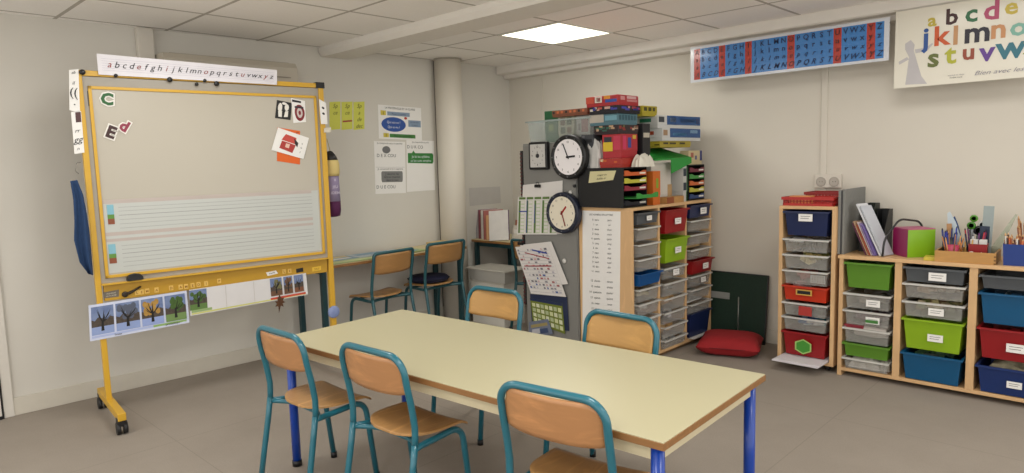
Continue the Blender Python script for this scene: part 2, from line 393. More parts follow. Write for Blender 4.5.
#chair(-2.80, 2.515, PI + .06, 'teal-framed school chair on the far side of the table, beside the calendars')
c = copy_tree(ch1); c.location = (-1.85, 2.40, 0); c.rotation_euler = (0, 0, PI - .02); c['label'] = 'teal-framed school chair on the far side of the table, before the tray cabinet'
TEAL, _tl = TEALB, TEAL
cb0 = make_chair('older thin-framed teal chair with bare wooden seat pushed up to the wall desk', M('#a87c4a', .45, 'wood', var=.12, scale=12), .204, .0125, .77, .022, .60); TEAL = _tl
cb0.location = (-4.84, 3.31, 0); cb0.rotation_euler = (0, 0, PI/2 + .10); cb0.scale = (1.05,) * 3
def chairb(x, y, rz, label, sc=1.07):
    c = copy_tree(cb0); c.location = (x, y, 0); c.rotation_euler = (0, 0, rz); c.scale = (sc,) * 3; c['label'] = label; return c
chairb(-4.85, 3.90, PI/2 + .02, 'older school chair with thin teal frame carrying a dark blue cushion on its seat')
chairb(-4.005, 4.60, .0, 'teal school chair half hidden behind the hanging calendars, under the magazine desk')
for o in bpy.data.objects:
    if o.name.startswith('school_chair'): o['group'] = 'teal-framed school chairs'

# cushion on chair
cu = thing('cushion', 'dark navy round cushion lying on a teal chair seat', 'cushion', (-4.86, 3.90, .452), .3)
def pillow(w, d, h, n=18, pw=4, crease=0):
    mb = MB()
    def top(sg):
        def fn(i, j):
            a, b_ = i * 2 - 1, j * 2 - 1
            k = max(0, (1 - abs(a) ** pw) * (1 - abs(b_) ** pw)) ** .5
            pinch = 1 - .10 * (1 - abs(a) ** 2) * abs(b_) ** 4
            px_ = a * w / 2 * (1 - .08 * (1 - abs(b_)) ** 2 * abs(a) ** 3); py_ = b_ * d / 2 * (1 - .08 * (1 - abs(a)) ** 2 * abs(b_) ** 3)
            return (px_, py_, h / 2 + sg * h / 2 * k)
        return fn
    return mb, top
mb = MB(M('#141634', .85, var=.2, bump=.2)); mb.lathe([(.02, .055), (.1, .06), (.17, .052), (.19, .03), (.17, .006), (.1, 0), (.02, 0)]); mb.build('pad', cu)
MB(M('#0d0f24', .9)).lathe([(.186, .025), (.196, .03), (.186, .035)], seg=28).build('piping', cu)

#%%PART2
# ------------------------------------------------------------------ whiteboard on its rolling stand
WBO = Vector((-4.65, 1.19, 0)); WBZ = math.atan2(1.45, .15); WB = Frame(WBO.x, WBO.y, WBZ)
BW_ = 1.458
wb = thing('rolling_whiteboard', 'large whiteboard in a yellow metal frame standing on castors by the left wall', 'whiteboard', WBO, WBZ)
def P(u, v, y=0): return WB.px(u, v, y)
# local measurements of the frame from its corners
XL, XR = P(81, 75)[0] - .005, BW_ + .005
zt, zb = P(200, 79)[1], P(100, 300)[1]
XL = P(90, 180)[0] - .02
x0 = min(XL, -.02) ; x1 = P(326, 180)[0] + .0
pw = .036
ZTOP = P(200, 77)[1]; 
postL = MB(YEL).box(x0 - .005, x0 + pw - .01, -.02, .02, .12, ZTOP, .004).build('post', wb)
postR = MB(YEL).box(x1 - pw + .01, x1 + .012, -.02, .02, .12, ZTOP, .004).build('post', wb)
MB(YEL).box(x0, x1, -.018, .018, ZTOP - .032, ZTOP, .003).build('top_bar', wb)
LBZ0, LBZ1 = P(200, 288.5)[1], P(200, 273.5)[1]
MB(M('#b88e24', .45, var=.06)).box(x0 + pw, x1 - pw, -.014, .014, LBZ0, LBZ1, .003).build('lower_panel', wb)
MB(YEL).box(x0 + pw - .01, x1 - pw + .01, -.045, -.0, LBZ1, LBZ1 + .010, .002).build('pen_ledge', wb)
MB(BLACK).box(x1 - .045, x1 + .02, -.026, .026, ZTOP - .035, ZTOP + .008, .004).build('corner_cap', wb)
for x in (x0 + .015, x1 - .015):
    f = MB(YEL).box(x - .022, x + .022, -.36, .30, .085, .13, .004).build('foot', wb)
    for y in (-.325, .265):
        c = MB(BLACK).box(x - .024, x + .024, y - .03, y + .035, .05, .10, .008).build('castor', f)
        MB(M('#1c1c1e', .5)).cyl((x - .028, y, .036), .036, .02, 'x', 20).cyl((x + .008, y, .036), .036, .02, 'x', 20).build('wheel', f)
# grey backing between the two frames, writing surface, inner frame
bx0, bz1 = P(89, 83); bx1 = P(320, 180)[0]; bz0 = P(200, 267.5)[1]; bz1 = P(200, 91)[1]; bx0 = P(96, 180)[0]
MB(M('#9f998e', .5)).box(x0 + pw - .012, x1 - pw + .012, -.009, .014, LBZ1 + .01, ZTOP - .035).build('backing', wb)
fr = MB(YEL); t_ = .018
fr.box(bx0, bx1, -.02, .0, bz1 - t_, bz1, .002).box(bx0, bx1, -.02, .0, bz0, bz0 + t_, .002).box(bx0, bx0 + t_, -.02, .0, bz0, bz1, .002).box(bx1 - t_, bx1, -.02, .0, bz0, bz1, .002)
fr.build('board_frame', wb)
surf = MB(M('#b2ab9c', .25, var=.01, scale=2, coat=.2)).box(bx0 + t_ - .002, bx1 - t_ + .002, -.012, .003, bz0 + t_ - .002, bz1 - t_ + .002).build('writing_surface', wb)
# ruled handwriting bands
sx0, sx1 = bx0 + t_ + .004, bx1 - t_ - .01
BAND = M('#b7aba4', .5); LINE = M('#8c8c8c', .5); PALE = M('#bcbfba', .4, var=.0)
def wz(v, u=200): return P(u, v, -.012)[1]
rl = MB(PALE); zz0 = bz0 + t_ + .01
rl.poly([(sx0, -.0125, zz0), (sx1, -.0125, zz0), (sx1, -.0125, wz(196)), (sx0, -.0125, wz(196))])
rl.use(BAND)
def band(z, h): rl.poly([(sx0, -.013, z), (sx1 - .05, -.013, z), (sx1 - .05, -.013, z + h), (sx0, -.013, z + h)])
for v, h in ((199, .024), (229, .022), (234.5, .018)): band(wz(v), h)
rl.use(LINE)
for v in (203, 206.5, 210.5, 214.5, 218.5, 222.5, 239, 242.5, 246.5, 250.5, 254.5, 258.5):
    z = wz(v); hh = .0018 if v not in (210.5, 246.5) else .003
    rl.poly([(sx0 + .08, -.0132, z), (sx1 - .05, -.0132, z), (sx1 - .05, -.0132, z + hh), (sx0 + .08, -.0132, z + hh)])
rl.build('ruled_lines', wb)
for (u0, v0, u1, v1) in ((106.5, 205, 115, 224), (108, 244.5, 117, 263)):
    a, zt_ = P(u0, v0, -.013); c, zb_ = P(u1, v1, -.013)
    k = MB(M('#7fb3c4', .5)); k.box(a, c, -.0145, -.0128, zt_ - (zt_-zb_)*.5, zt_)
    k.use(M('#5c8a3a', .5)).box(a, c, -.0145, -.0128, zt_ - (zt_-zb_)*.72, zt_ - (zt_-zb_)*.5)
    k.use(M('#8a4a2e', .5, var=.3)).box(a, c, -.0145, -.0128, zb_, zt_ - (zt_-zb_)*.72)
    k.build('sky_grass_earth_guide', wb)
k = MB(INK); hx, hz = P(101, 88.5, -.013)
k.text('PREVENIR', lambda x, y: (hx + x * .02, -.0126, hz - .004 + y * .02)); k.build('lettering', wb)
# wall clip on grey strip
MB(M('#55534e', .4)).box(x0 + .045, x0 + .062, -.012, .004, P(84, 96)[1] - .06, P(84, 96)[1] + .03, .005).build('latch', wb)

# magnets and papers on the board
WBM = Frame(*(WB.m @ Vector((0, -.0145, 0))).xy, WBZ)
def magnet_letter(ch, u, v, h, col, label, rot=0, group=None):
    x, z = WBM.px(u, v); q = WBM.m @ Vector((x, -.001, z))
    o = thing('letter_magnet', label, 'magnet', q, WBZ, group)
    R = Matrix.Rotation(rot, 3, 'Y')
    for nm, m_, sc, bold, dy in (('white_border', WHITE, 1, .13, -.001), ('letter_face', M(col, .5), 1, .045, -.003)):
        MB(m_).text(ch, lambda a, b_: R @ Vector((a * h * 1.35, dy, (b_ - .34) * h * 1.35)), 1, 0, bold).build(nm, o)
    return o
magnet_letter('C', 107, 99, .070, '#1c5a26', 'green letter c magnet in the top left corner of the whiteboard', .1, 'letter magnets')
magnet_letter('E', 111, 132, .072, '#3a1c1c', 'dark brown letter magnet on the whiteboard, leaning left', .4, 'letter magnets')
magnet_letter('d', 124.5, 126, .066, '#8a2c44', 'dark pink letter magnet beside the brown one on the whiteboard', .55, 'letter magnets')
sheet('picture_card', 'black and white picture card at the top right of the whiteboard', 'card', WBM, ((277, 100), (292, 103), (290.5, 120), (275, 118)), 0, M('#1a1a1a', .5), None,
      [('e', .25, .62, .14, .26, WHITE), ('e', .68, .68, .14, .2, WHITE), ('p', [(.2, .1), (.42, .1), (.4, .45), (.15, .4)], WHITE), ('p', [(.55, .12), (.8, .15), (.8, .5), (.6, .45)], WHITE), ('e', .5, .88, .16, .07, WHITE)])
sheet('picture_card', 'white card with a round red badge at the top right of the whiteboard', 'card', WBM, ((291, 98), (305, 101), (306, 122), (293.5, 123)), 0, PAPER, None,
      [('r', .05, .7, .86, .95, INK), ('e', .55, .42, .38, .36, M('#7c1f28', .5)), ('e', .55, .42, .22, .22, M('#c9bdb8', .5)), ('e', .55, .42, .1, .1, M('#7c1f28', .5)), ('r', .2, .85, .62, .7, M('#2b2630', .5))])
sheet('orange_paper', 'bright orange paper stuck on the whiteboard behind a white card', 'paper', WBM, ((277.5, 127.5), (300, 131), (300, 164.5), (277, 161)), 0, M('#d9601a', .6), None, [('t', 'C', .88, .86, .1, INK)])
sheet('picture_card', 'tilted white card with a red treasure chest drawing over the orange paper', 'card', WBM, ((278, 127.5), (309, 138), (303.5, 159), (271.5, 150)), -.005, PAPER, None,
      [('p', [(.2, .18), (.62, .12), (.66, .5), (.22, .52)], M('#a8322c', .5)), ('p', [(.2, .55), (.66, .53), (.62, .82), (.28, .84)], M('#c2473c', .5)), ('p', [(.55, .78), (.72, .62), (.72, .42), (.62, .55)], M('#201818', .5)), ('r', .36, .48, .28, .46, M('#dcb9a8', .5)),
       ('t', 'c', .84, .62, .1, INK), ('t', 'o', .84, .42, .1, INK), ('t', 'f', .84, .2, .1, INK)])
# cursive alphabet strip
TOPF = Frame(*(WB.m @ Vector((0, -.03, 0))).xy, WBZ)
dec = [('r', .02, .98, t, t + .012, M('#b8b4c2', .6)) for t in (.22, .33, .44, .56, .67, .78)]
for i, chx in enumerate('abcdefghijklmnopqrstuvwxyz'):
    red = chx in 'aeiouy'
    dec.append(('t', chx, .055 + i * .0362, .38, .33, M('#8a2f28', .6) if red else INK, .35, 1.1))
sheet('alphabet_strip', 'long white strip of handwritten alphabet above the whiteboard', 'poster', TOPF, ((96.5, 53.5), (277, 70), (277, 84.8), (98.5, 74.5)), 0, M('#dedbe0', .5), None, dec)
for i, (u, v, col, lab) in enumerate(((82.5, 72, '#101014', 'round black magnet at the left end of the yellow top bar'), (116, 75.5, '#101014', 'flat black magnet under the alphabet strip, near its letter b'), (170, 79.5, '#101014', 'larger black magnet under the middle of the alphabet strip'), (205, 80.5, '#151515', 'black magnet on the yellow top bar under letter q'), (217, 83.5, '#101014', 'round black magnet hanging low on the top bar, right of centre'), (197, 84, '#181818', 'small black magnet between two larger ones on the top bar'))):
    x, z = WB.px(u, v, -.033); q = WB.m @ Vector((x, -.033, z))
    r = .016 if i in (0, 2, 4) else .011
    o = MB(M(col, .35)).lathe([(r, .012), (r, .002), (r * .8, -.002), (.001, -.003)], axis='y', seg=18)
    o = o.build('magnet', loc=q, rz=WBZ); tag(o, lab, 'magnet', 'black magnets on the top bar')
# letters and word strips on the left post
LP = Frame(*(WB.m @ Vector((0, -.022, 0))).xy, WBZ)
sheet('word_card', 'narrow white card with handwritten letters hanging at the top of the left post', 'card', LP, ((69, 70), (78.5, 69), (80, 113), (69.5, 110)), 0, PAPER, 'word cards on the left post',
      [('t', 'ab', .45, .9, .07, INK, .3), ('t', 'il', .4, .64, .09, INK, .3), ('t', '(', .2, .36, .22, INK), ('t', '(', .62, .36, .22, INK), ('t', '•', .5, .12, .1, INK)])
sheet('word_card', 'narrow white card with a small picture and letters, below the first on the left post', 'card', LP, ((71, 112), (81, 111), (84.5, 152.5), (74.5, 154)), 0, PAPER, 'word cards on the left post',
      [('r', .4, .95, .74, .98, M('#4a2a2a', .5, var=.4)), ('t', 'rr', .45, .5, .1, INK, .3), ('t', 'gg', .45, .26, .16, INK, .3), ('t', 'n', .4, .08, .08, INK, .3)])
# blue cloth on hook
hp = WB.m @ Vector((*[WB.px(77, 166, -.03)[0]], -.03, WB.px(77, 166, -.03)[1]))
hk = thing('cloth_hook', 'small wire hook on the left post of the whiteboard', 'hook', hp, WBZ)
MB(M('#8d8a84', .3, metal=.9)).tube(fillet([(.02, .0, .02), (0, 0, .02), (-.005, -.005, -.01), (-.012, 0, -.03), (.005, 0, -.045)], .01), .0025, 8).build('wire', hk)
CLF = Frame(*(WB.m @ Vector((0, -.04, 0))).xy, WBZ)
pts = [(70, 181, 77, 180), (73, 200, 83, 195), (74, 220, 87, 215), (73.5, 240, 90, 236), (79, 262, 92, 258), (88, 274, 93.5, 275)]
rows = [(CLF.px(a, b_), CLF.px(c, d_)) for a, b_, c, d_ in pts]
def cloth(i, j):
    k = j * (len(rows) - 1); q = min(int(k), len(rows) - 2); f = k - q
    L0 = [rows[q][0][e] * (1-f) + rows[q+1][0][e] * f for e in (0, 1)]; R0_ = [rows[q][1][e] * (1-f) + rows[q+1][1][e] * f for e in (0, 1)]
    x = L0[0] * (1-i) + R0_[0] * i; z = L0[1] * (1-i) + R0_[1] * i
    return (x - cx_, -.014 * math.sin(i * 9 + j * 2) * (.3 + j) - .01, z - cz_)
cx_, cz_ = rows[0][0]
o = MB(M('#1f3a60', .9, var=.2, scale=40, bump=.3)).grid(cloth, 20, 20, (0, .004, 0)).build('cleaning_cloth', loc=CLF.m @ Vector((cx_, 0, cz_)), rz=WBZ); tag(o, 'dark blue cloth hanging from the left side of the whiteboard', 'cloth')
# black soap-dish-like eraser and wand on ledge
x, z = WB.px(135, 277, -.05)
er = thing('board_eraser', 'black rounded eraser on the left of the yellow ledge below the whiteboard', 'eraser', WB.m @ Vector((x, -.03, LBZ1 + .0145)), WBZ)
MB(M('#141418', .5)).slab([(-.045, 0, .0), (.045, 0, 0), (.043, 0, .02), (.03, 0, .034), (0, 0, .04), (-.03, 0, .034), (-.043, 0, .02)], (0, -.03, 0), 1).build('grip', er)
MB(M('#55524c', .9)).box(-.043, .043, -.029, -.002, -.0002, .004).build('felt', er)
x, z = WB.px(133, 291, -.02)
cl_ = thing('bulldog_clip', 'dark metal clip on the yellow panel under the eraser', 'clip', WB.m @ Vector((x, -.018, z)), WBZ)
MB(M('#3c342c', .35, metal=.6)).tube([(-.045, 0, -.012), (-.02, 0, -.01), (.0, -.004, .0), (.045, 0, .022)], [.006, .01, .008, .006], 10).build('arm', cl_)
MB(M('#3c342c', .35, metal=.6)).lathe([(.018, .0), (.018, -.008), (.01, -.01)], (-.045, 0, -.014), 14, 'y').build('coil', cl_)
# wooden letter tiles
PF = Frame(*(WB.m @ Vector((0, -.0145, 0))).xy, WBZ)
sheet('name_tag', 'small grey tag at the left end of the yellow lower panel', 'tag', PF, ((103, 292.5), (119, 289.5), (119, 296.5), (103.5, 298.5)), 0, M('#6b6458', .5), None, [('t', 'PREVENIR', .5, .55, .22, M('#c8c0b0', .6)), ('t', 'SA CLASSE', .5, .2, .22, M('#c8c0b0', .6))])
TILE = M('#d9b25a', .5)
ti = 0
where = ['first', 'second', 'third', 'fourth', 'fifth', 'sixth', 'seventh', 'eighth', 'ninth', 'tenth', 'eleventh', 'twelfth']
for u, v, chx in ((137, 292.5, 'L'), (141.5, 292, 'E'), (147, 291, 'M'), (156.5, 290, 'A'), (171, 288, 'D'), (180.5, 287, 'A'), (186, 286.5, 'M'), (192.5, 285.5, 'E'), (198.5, 284.5, 'D'), (206, 283.5, 'I'), (219, 281, 'P'), (284, 271.5, 'L'), (289.5, 271, 'E')):
    x, z = PF.px(u, v); q = PF.m @ Vector((x, 0, z)); hh = .016
    o = MB(TILE).box(-hh * .8, hh * .8, -.004, 0, -hh, hh, .002).build('letter_tile', loc=q, rz=WBZ)
    tag(o, 'yellow wooden letter tile, %s from the left on the lower panel' % (where + ['thirteenth'])[ti], 'letter tile', 'letter tiles on the yellow panel'); ti += 1
    MB(M('#8a5a18', .5)).text(chx, lambda a, b_: (a * .022, -.0046, (b_ - .35) * .022), 1, 0, .02).build('lettering', o)
sheet('word_label', 'white label with short dark word right of centre on the yellow panel', 'label', PF, ((266, 272.5), (276, 270.5), (278, 273.5), (267.5, 276)), -.001, PAPER, None, [('t', 'mardi', .5, .3, .5, INK)])
o = sheet('eraser_pad', 'small black rectangle stuck right of the letter tiles', 'magnet', PF, ((296, 269), (303, 267.5), (303.5, 271.5), (296.5, 273)), -.001, BLACK, None, (), th=.008)
sheet('word_label', 'small yellow label at the right end of the yellow panel', 'label', PF, ((312, 267.5), (321, 266), (321, 270), (312.5, 271.5)), -.001, M('#e0b93c', .5), None, [('t', '2023', .5, .25, .5, M('#8a5a18', .5))])
# seasons photo strips
SKY = M('#2a4480', .4, col2='#8fa0c0', scale=18); SNOW = M('#8a9cc8', .5, var=.1); TRK = M('#15120f', .7); GRN = M('#3e5a22', .6, var=.5, scale=60); GOLD = M('#a8823c', .6, var=.4, scale=60)
def tree_photo(s0, s1, t0, t1, ground, leaf, sky=SKY, bare=True):
    w_, h_ = s1 - s0, t1 - t0; q = lambda a, b_: (s0 + a * w_, t0 + b_ * h_)
    out = [('r', s0, s1, t0, t1, sky), ('r', s0, s1, t0, t0 + .28 * h_, ground), ('p', [q(0, .28), q(1, .28), q(1, .56), q(.85, .62), q(.7, .5), q(.5, .56), q(.3, .62), q(.15, .5), q(0, .55)], M('#4a4038', .7, var=.6, scale=70))]
    rnd = random.Random(int(s0 * 997 + 3))
    if leaf:
        for _ in range(14):
            a, b_ = rnd.uniform(.14, .86), rnd.uniform(.45, .86); out.append(('e', s0 + a * w_, t0 + b_ * h_, .11 * w_, .11 * h_, leaf))
    out.append(('p', [q(.42, .12), q(.56, .12), q(.53, .5), q(.45, .5)], TRK))
    for _ in range(9 if bare else 4):
        a = rnd.uniform(-.42, .42); e = rnd.uniform(.62, .95); m_ = rnd.uniform(.3, .7)
        out.append(('p', [q(.47, .42), q(.53, .42), q(.5 + a * m_ + .02, .42 + (e - .42) * m_ * .8), q(.5 + a, e), q(.5 + a * m_ - .03, .42 + (e - .42) * m_ * .8)], TRK))
    return out
S1 = Frame(*(WB.m @ Vector((0, -.028, 0))).xy, WBZ)
dec = [('r', .02, .62, .06, .12, M('#a9b6dc', .5)), ('r', .62, .97, .06, .12, M('#8fb06a', .5))]
dec += tree_photo(.02, .235, .14, .93, SNOW, None) + tree_photo(.255, .49, .14, .93, SNOW, M('#51586a', .6, var=.3)) + tree_photo(.51, .735, .14, .93, M('#8fa0d0', .5), GOLD) + tree_photo(.755, .975, .14, .93, M('#6e8a50', .6), GRN, bare=False)
dec += [('t', 'hiver', .27, .035, .07, INK), ('t', 'printemps', .82, .05, .07, INK)]
sheet('season_photo_strip', 'laminated strip of four winter and spring tree photographs under the whiteboard', 'poster', S1, ((88.5, 305.5), (186.5, 290.5), (189.5, 322.5), (90, 341.5)), 0, M('#c9cfe4', .4), 'tree photograph strips', dec)
S2 = Frame(*(WB.m @ Vector((0, -.022, 0))).xy, WBZ)
dec = [('r', .01, .98, .03, .09, M('#c9c878', .5)), ('r', .66, .98, .05, .14, M('#c2452e', .5)), ('r', .01, .17, .1, .2, M('#8fa870', .5))]
dec += tree_photo(.0, .135, .2, .97, M('#5a7a3c', .6), GRN, bare=False) + tree_photo(.665, .77, .2, .97, M('#6a4a34', .6), M('#6d6a44', .6, var=.3)) + tree_photo(.785, .865, .2, .97, M('#6a4a34', .6), M('#6a4c34', .6, var=.4)) + tree_photo(.88, .965, .2, .97, M('#7a4c34', .6), None)
dec += [('r', .285, .288, .05, .97, M('#b5b0a8', .5)), ('r', .52, .523, .05, .97, M('#b5b0a8', .5))]
sheet('season_photo_strip', 'laminated strip with blank middle and three autumn tree photographs under the whiteboard', 'poster', S2, ((189, 290), (306, 273), (308, 294.5), (190.5, 316)), 0, M('#d4d2d2', .4), 'tree photograph strips', dec)
# dried leaf
x, z = S2.px(280, 303, -.004)
lf = thing('dried_leaf', 'brown dried leaf hanging under the right photo strip', 'leaf', S2.m @ Vector((x, -.004, z)), WBZ)
out = [(0, .06), (.012, .035), (.032, .034), (.022, .015), (.038, 0), (.018, -.005), (.024, -.03), (.004, -.02), (-.012, -.07), (-.014, -.022), (-.036, -.02), (-.022, -.002), (-.036, .016), (-.016, .016), (-.016, .034)]
MB(M('#55351c', .8, var=.2)).slab([(a, 0, b_) for a, b_ in out], (0, -.002, 0), 1).build('blade', lf)
MB(M('#4a2a14', .8)).tube([(0, -.003, .06), (0, -.003, 0), (-.01, -.003, -.04)], .0016, 6).build('stalk', lf)
# translucent blue disc on the right post
x, z = WB.px(334, 312, -.03)
o = MB(M('#9fb0e0', .35, var=.05, alpha=.65)).lathe([(.001, -.003), (.045, -.003), (.047, 0), (.001, 0)], axis='y', seg=32).build('paper_disc', loc=WB.m @ Vector((x, -.026, z)), rz=WBZ)
tag(o, 'pale blue round disc stuck low on the right post of the whiteboard', 'disc')
k = MB(INK); k.text('<', lambda a, b_: (-.05 + a * .03, -.004, b_ * .03 - .012), 1, 0, .02); k.build('lettering', o)
# drawstring doll bag
x, z = WB.px(334, 218, -.04)
db = thing('hanging_bag', 'small drawstring bag with cream top and purple base hanging right of the whiteboard', 'bag', WB.m @ Vector((WB.px(333.5, 218, .09)[0] + .0, .09, z)), WBZ)
u1 = (WB.px(333, 150, -.04)[1] - z) / 68
MB(M('#4a0f40', .8, var=.2)).lathe([(0.0260, 0), (0.0520, 1 * u1), (0.0598, 7 * u1), (0.0598, 16 * u1)]).build('base', db)
MB(M('#8b7f9c', .8, var=.1)).lathe([(0.0598, 16 * u1), (0.0585, 30 * u1), (0.0559, 44 * u1)]).build('body', db)
MB(M('#cdb878', .8, var=.06)).lathe([(0.0611, 42 * u1), (0.0650, 46 * u1), (0.0650, 54 * u1), (0.0585, 58 * u1), (0.0260, 60 * u1)]).build('top', db)
MB(BLACK).lathe([(0.0585, 57 * u1), (0.0468, 62 * u1), (0.0195, 67 * u1), (0.0013, 68 * u1)]).build('tuft', db)
k = MB(M('#c9c2d4', .7)); 
for (tt, zz) in (('8', 38), ('JEU', 31), ('IDEM', 25)): k.text(tt, lambda a, b_: (a * .03, -.0615, zz * u1 + b_ * .028 - .01), 1, 0, .01)
k.build('lettering', db)
MB(M('#b0a060', .7)).tube([(0, 0, 60 * u1), (-.005, -.01, 70 * u1), (-.03, -.025, 80 * u1)], .0025, 6).build('cord', db)
sheet('paper_note', 'small white note hanging on the right post of the whiteboard', 'note', PF, ((324, 128), (331, 127), (331, 132.5), (324, 132.5)), -.012, M('#cfc8b8', .7))
sheet('paper_note', 'white slip with dark dots at the top of the right post', 'note', PF, ((319, 99), (326, 103), (327.5, 124), (321, 124)), -.014, PAPER, None, [('e', .5, .7, .2, .05, INK), ('e', .5, .45, .2, .05, INK)])

# ------------------------------------------------------------------ notes and posters on the left wall
YN = M('#cfd058', .7, var=.05)
for i, (u0, u1_, tx_) in enumerate(((329.5, 340.5, ('5p', 'ce')), (341.5, 352.5, ('5p', 'ce')), (353.5, 364.5, ('5p', 'a', 'de', 'dec')))):
    dec = [('t', s_, .5, .78 - .24 * j, .15, M('#46501e', .7), .3) for j, s_ in enumerate(tx_)]
    if i == 1: dec.append(('r', .1, .95, .27, .33, M('#a0483a', .7)))
    sheet('sticky_note', ['yellow handwritten note on the left wall closest to the whiteboard', 'middle yellow handwritten note with a red line on the left wall', 'yellow handwritten note farthest from the whiteboard, with four lines'][i], 'note', LW,
          ((u0, 102), (u1_, 101.5), (u1_, 129), (u0, 130)), -.002, YN, 'yellow notes on the left wall', dec)
BLU = M('#1e4a98', .5); GB = M('#8296ac', .5); YY = M('#cbb83e', .5); GG = M('#3d7a34', .5); LT = M('#dfe3ea', .6)
sheet('wall_poster', 'white poster with a blue oval and yellow numbers on the left wall', 'poster', LW, ((378, 104.5), (421, 108), (422, 140.5), (379, 138.5)), -.002, PAPER, 'printed posters on the left wall',
      [('t', 'LA MATERNELLE ET LA CLASSE', .5, .90, .06, INK), ('r', .05, .17, .70, .84, YY), ('t', '1', .11, .72, .1, INK), ('r', .2, .72, .70, .82, GB), ('t', 'Avant la sortie', .46, .73, .065, M('#2a3a5c', .5)),
       ('e', .34, .44, .28, .22, BLU), ('t', 'Qui est-ce ?', .34, .47, .075, LT), ('t', 'Qui es-tu ?', .34, .33, .075, LT), ('e', .62, .65, .035, .04, M('#b03028', .5)), ('r', .68, .98, .40, .60, GB), ('t', 'Je cherche', .83, .52, .055, M('#2a3a5c', .5)), ('t', 'la place', .83, .43, .055, M('#2a3a5c', .5)),
       ('r', .1, .22, .05, .17, YY), ('t', '2', .16, .07, .09, INK), ('r', .24, .84, .05, .16, GG), ('t', 'Avec les camarades', .54, .08, .06, INK)])
sheet('wall_poster', 'white sheet with grey speech bubble on the left wall, under the blue oval poster', 'poster', LW, ((374, 141), (405, 142), (406, 193), (375.5, 194)), -.002, PAPER, 'printed posters on the left wall',
      [('t', 'Je comprends et je m exprime', .5, .95, .035, INK), ('e', .38, .84, .13, .07, M('#6e6e6e', .6)), ('t', 'D E X COU', .38, .70, .065, INK), ('r', .04, .97, .505, .51, M('#999999', .6)), ('t', 'Je comprends et je m exprime', .5, .46, .035, INK),
       ('p', [(.22, .22), (.88, .22), (.9, .26), (.9, .40), (.88, .43), (.22, .43), (.2, .40), (.2, .26)], M('#7c7c7a', .6)), ('t', 'J observe les', .55, .36, .045, INK), ('t', 'lettres muettes', .55, .30, .045, INK), ('t', 'dans le mot', .55, .24, .045, INK), ('t', 'D U E COU', .34, .10, .065, INK)])
sheet('wall_poster', 'white sheet with a green speech bubble on the left wall, nearest the column', 'poster', LW, ((406.5, 140), (434, 141), (435, 190), (407, 192)), -.002, PAPER, 'printed posters on the left wall',
      [('t', 'Je comprends et je lis', .5, .95, .035, INK), ('t', 'D U K CO', .3, .84, .065, INK), ('p', [(.04, .56), (.92, .54), (.96, .58), (.96, .72), (.92, .75), (.3, .75), (.24, .80), (.18, .75), (.04, .75)], M('#2f7a34', .6)), ('t', 'Je lis les syllabes', .5, .66, .05, LT), ('t', 'et les sons simples', .5, .58, .05, LT)])

# ------------------------------------------------------------------ wall desk and corner desk
def desk(label, x0, x1, y0, y1, z, legs, name='side_table'):
    t_ = thing(name, label, 'table', ((x0 + x1) / 2, (y0 + y1) / 2, 0)); a, b_ = (x1 - x0) / 2, (y1 - y0) / 2
    MB(M('#cfc094', .4, var=.03)).box(-a, a, -b_, b_, z - .004, z).build('tabletop', t_)
    MB(EDGE).box(-a - .001, a + .001, -b_ - .001, b_ + .001, z - .026, z - .0041, .001).build('edge_band', t_)
    MB(TEALD).box(-a + .04, a - .04, -b_ + .04, -b_ + .06, z - .07, z - .027).box(-a + .04, a - .04, b_ - .06, b_ - .04, z - .07, z - .027).build('rail', t_)
    for lx, ly in legs:
        MB(TEALD).box(lx - .02, lx + .02, ly - .02, ly + .02, 0, z - .027, .004).build('leg', t_)
    return t_
d1 = desk('narrow light-topped table along the left wall with dark teal legs', -5.13, -4.70, 2.70, 4.235, .75, [(a, b_) for a in (-.18, .18) for b_ in (-.72, .71)])
d2 = desk('corner table carrying magazines beside the column', -5.09, -4.50, 4.66, 5.22, .75, [(a, b_) for a in (-.26, .26) for b_ in (-.24, .24)])
DZ = .7505
def flat(name, label, cat, x, y, z, w_, d_, rz, mat, decor=(), group=None, th=.003):
    t_ = MB(mat).box(-w_/2, w_/2, -d_/2, d_/2, 0, th).build(name, loc=(x, y, z), rz=rz); tag(t_, label, cat, group)
    if decor:
        k = MB()
        for (a, b_, c, e, m_) in decor: k.use(m_).box(-w_/2 + a * w_, -w_/2 + b_ * w_, -d_/2 + c * d_, -d_/2 + e * d_, th, th + .0006)
        k.build('printed_design', t_)
    return t_
LBL = M('#6f95b0', .4, var=.1); LGR = M('#a9bd72', .4, var=.1)
g = 'laminated sheets on the wall desk'
flat('laminated_sheet', 'pale blue laminated sheet on the wall desk, nearest the whiteboard', 'sheet', -4.86, 2.98, DZ, .28, .42, .06, LBL, [(.1, .3, .1, .9, PAPER), (.5, .9, .15, .5, M('#4a7088', .5))], g)
flat('laminated_sheet', 'yellow-green laminated sheet at the front edge of the wall desk', 'sheet', -4.775, 3.14, DZ + .0036, .13, .75, .02, LGR, [(.2, .8, .05, .95, M('#c6cf9c', .5))], g)
flat('laminated_sheet', 'white and blue laminated map in the middle of the wall desk', 'sheet', -4.93, 3.42, DZ + .0036, .3, .5, -.05, M('#b9c4cc', .4), [(.1, .45, .1, .8, LBL), (.55, .9, .3, .9, M('#7c96ae', .5))], g)
flat('laminated_sheet', 'green laminated sheet behind the first teal chair', 'sheet', -4.82, 3.66, DZ + .0072, .16, .3, .1, LGR, [(.2, .8, .2, .8, LBL)], g)
bx_ = thing('small_box', 'low beige cardboard box on the far end of the wall desk', 'box', (-4.88, 4.08, DZ), .05)
MB(M('#b99a62', .7)).box(-.09, .09, -.10, .10, 0, .035, .002).build('body', bx_); MB(M('#c9ad76', .7)).box(-.093, .093, -.103, .103, .03, .045, .002).build('lid', bx_)
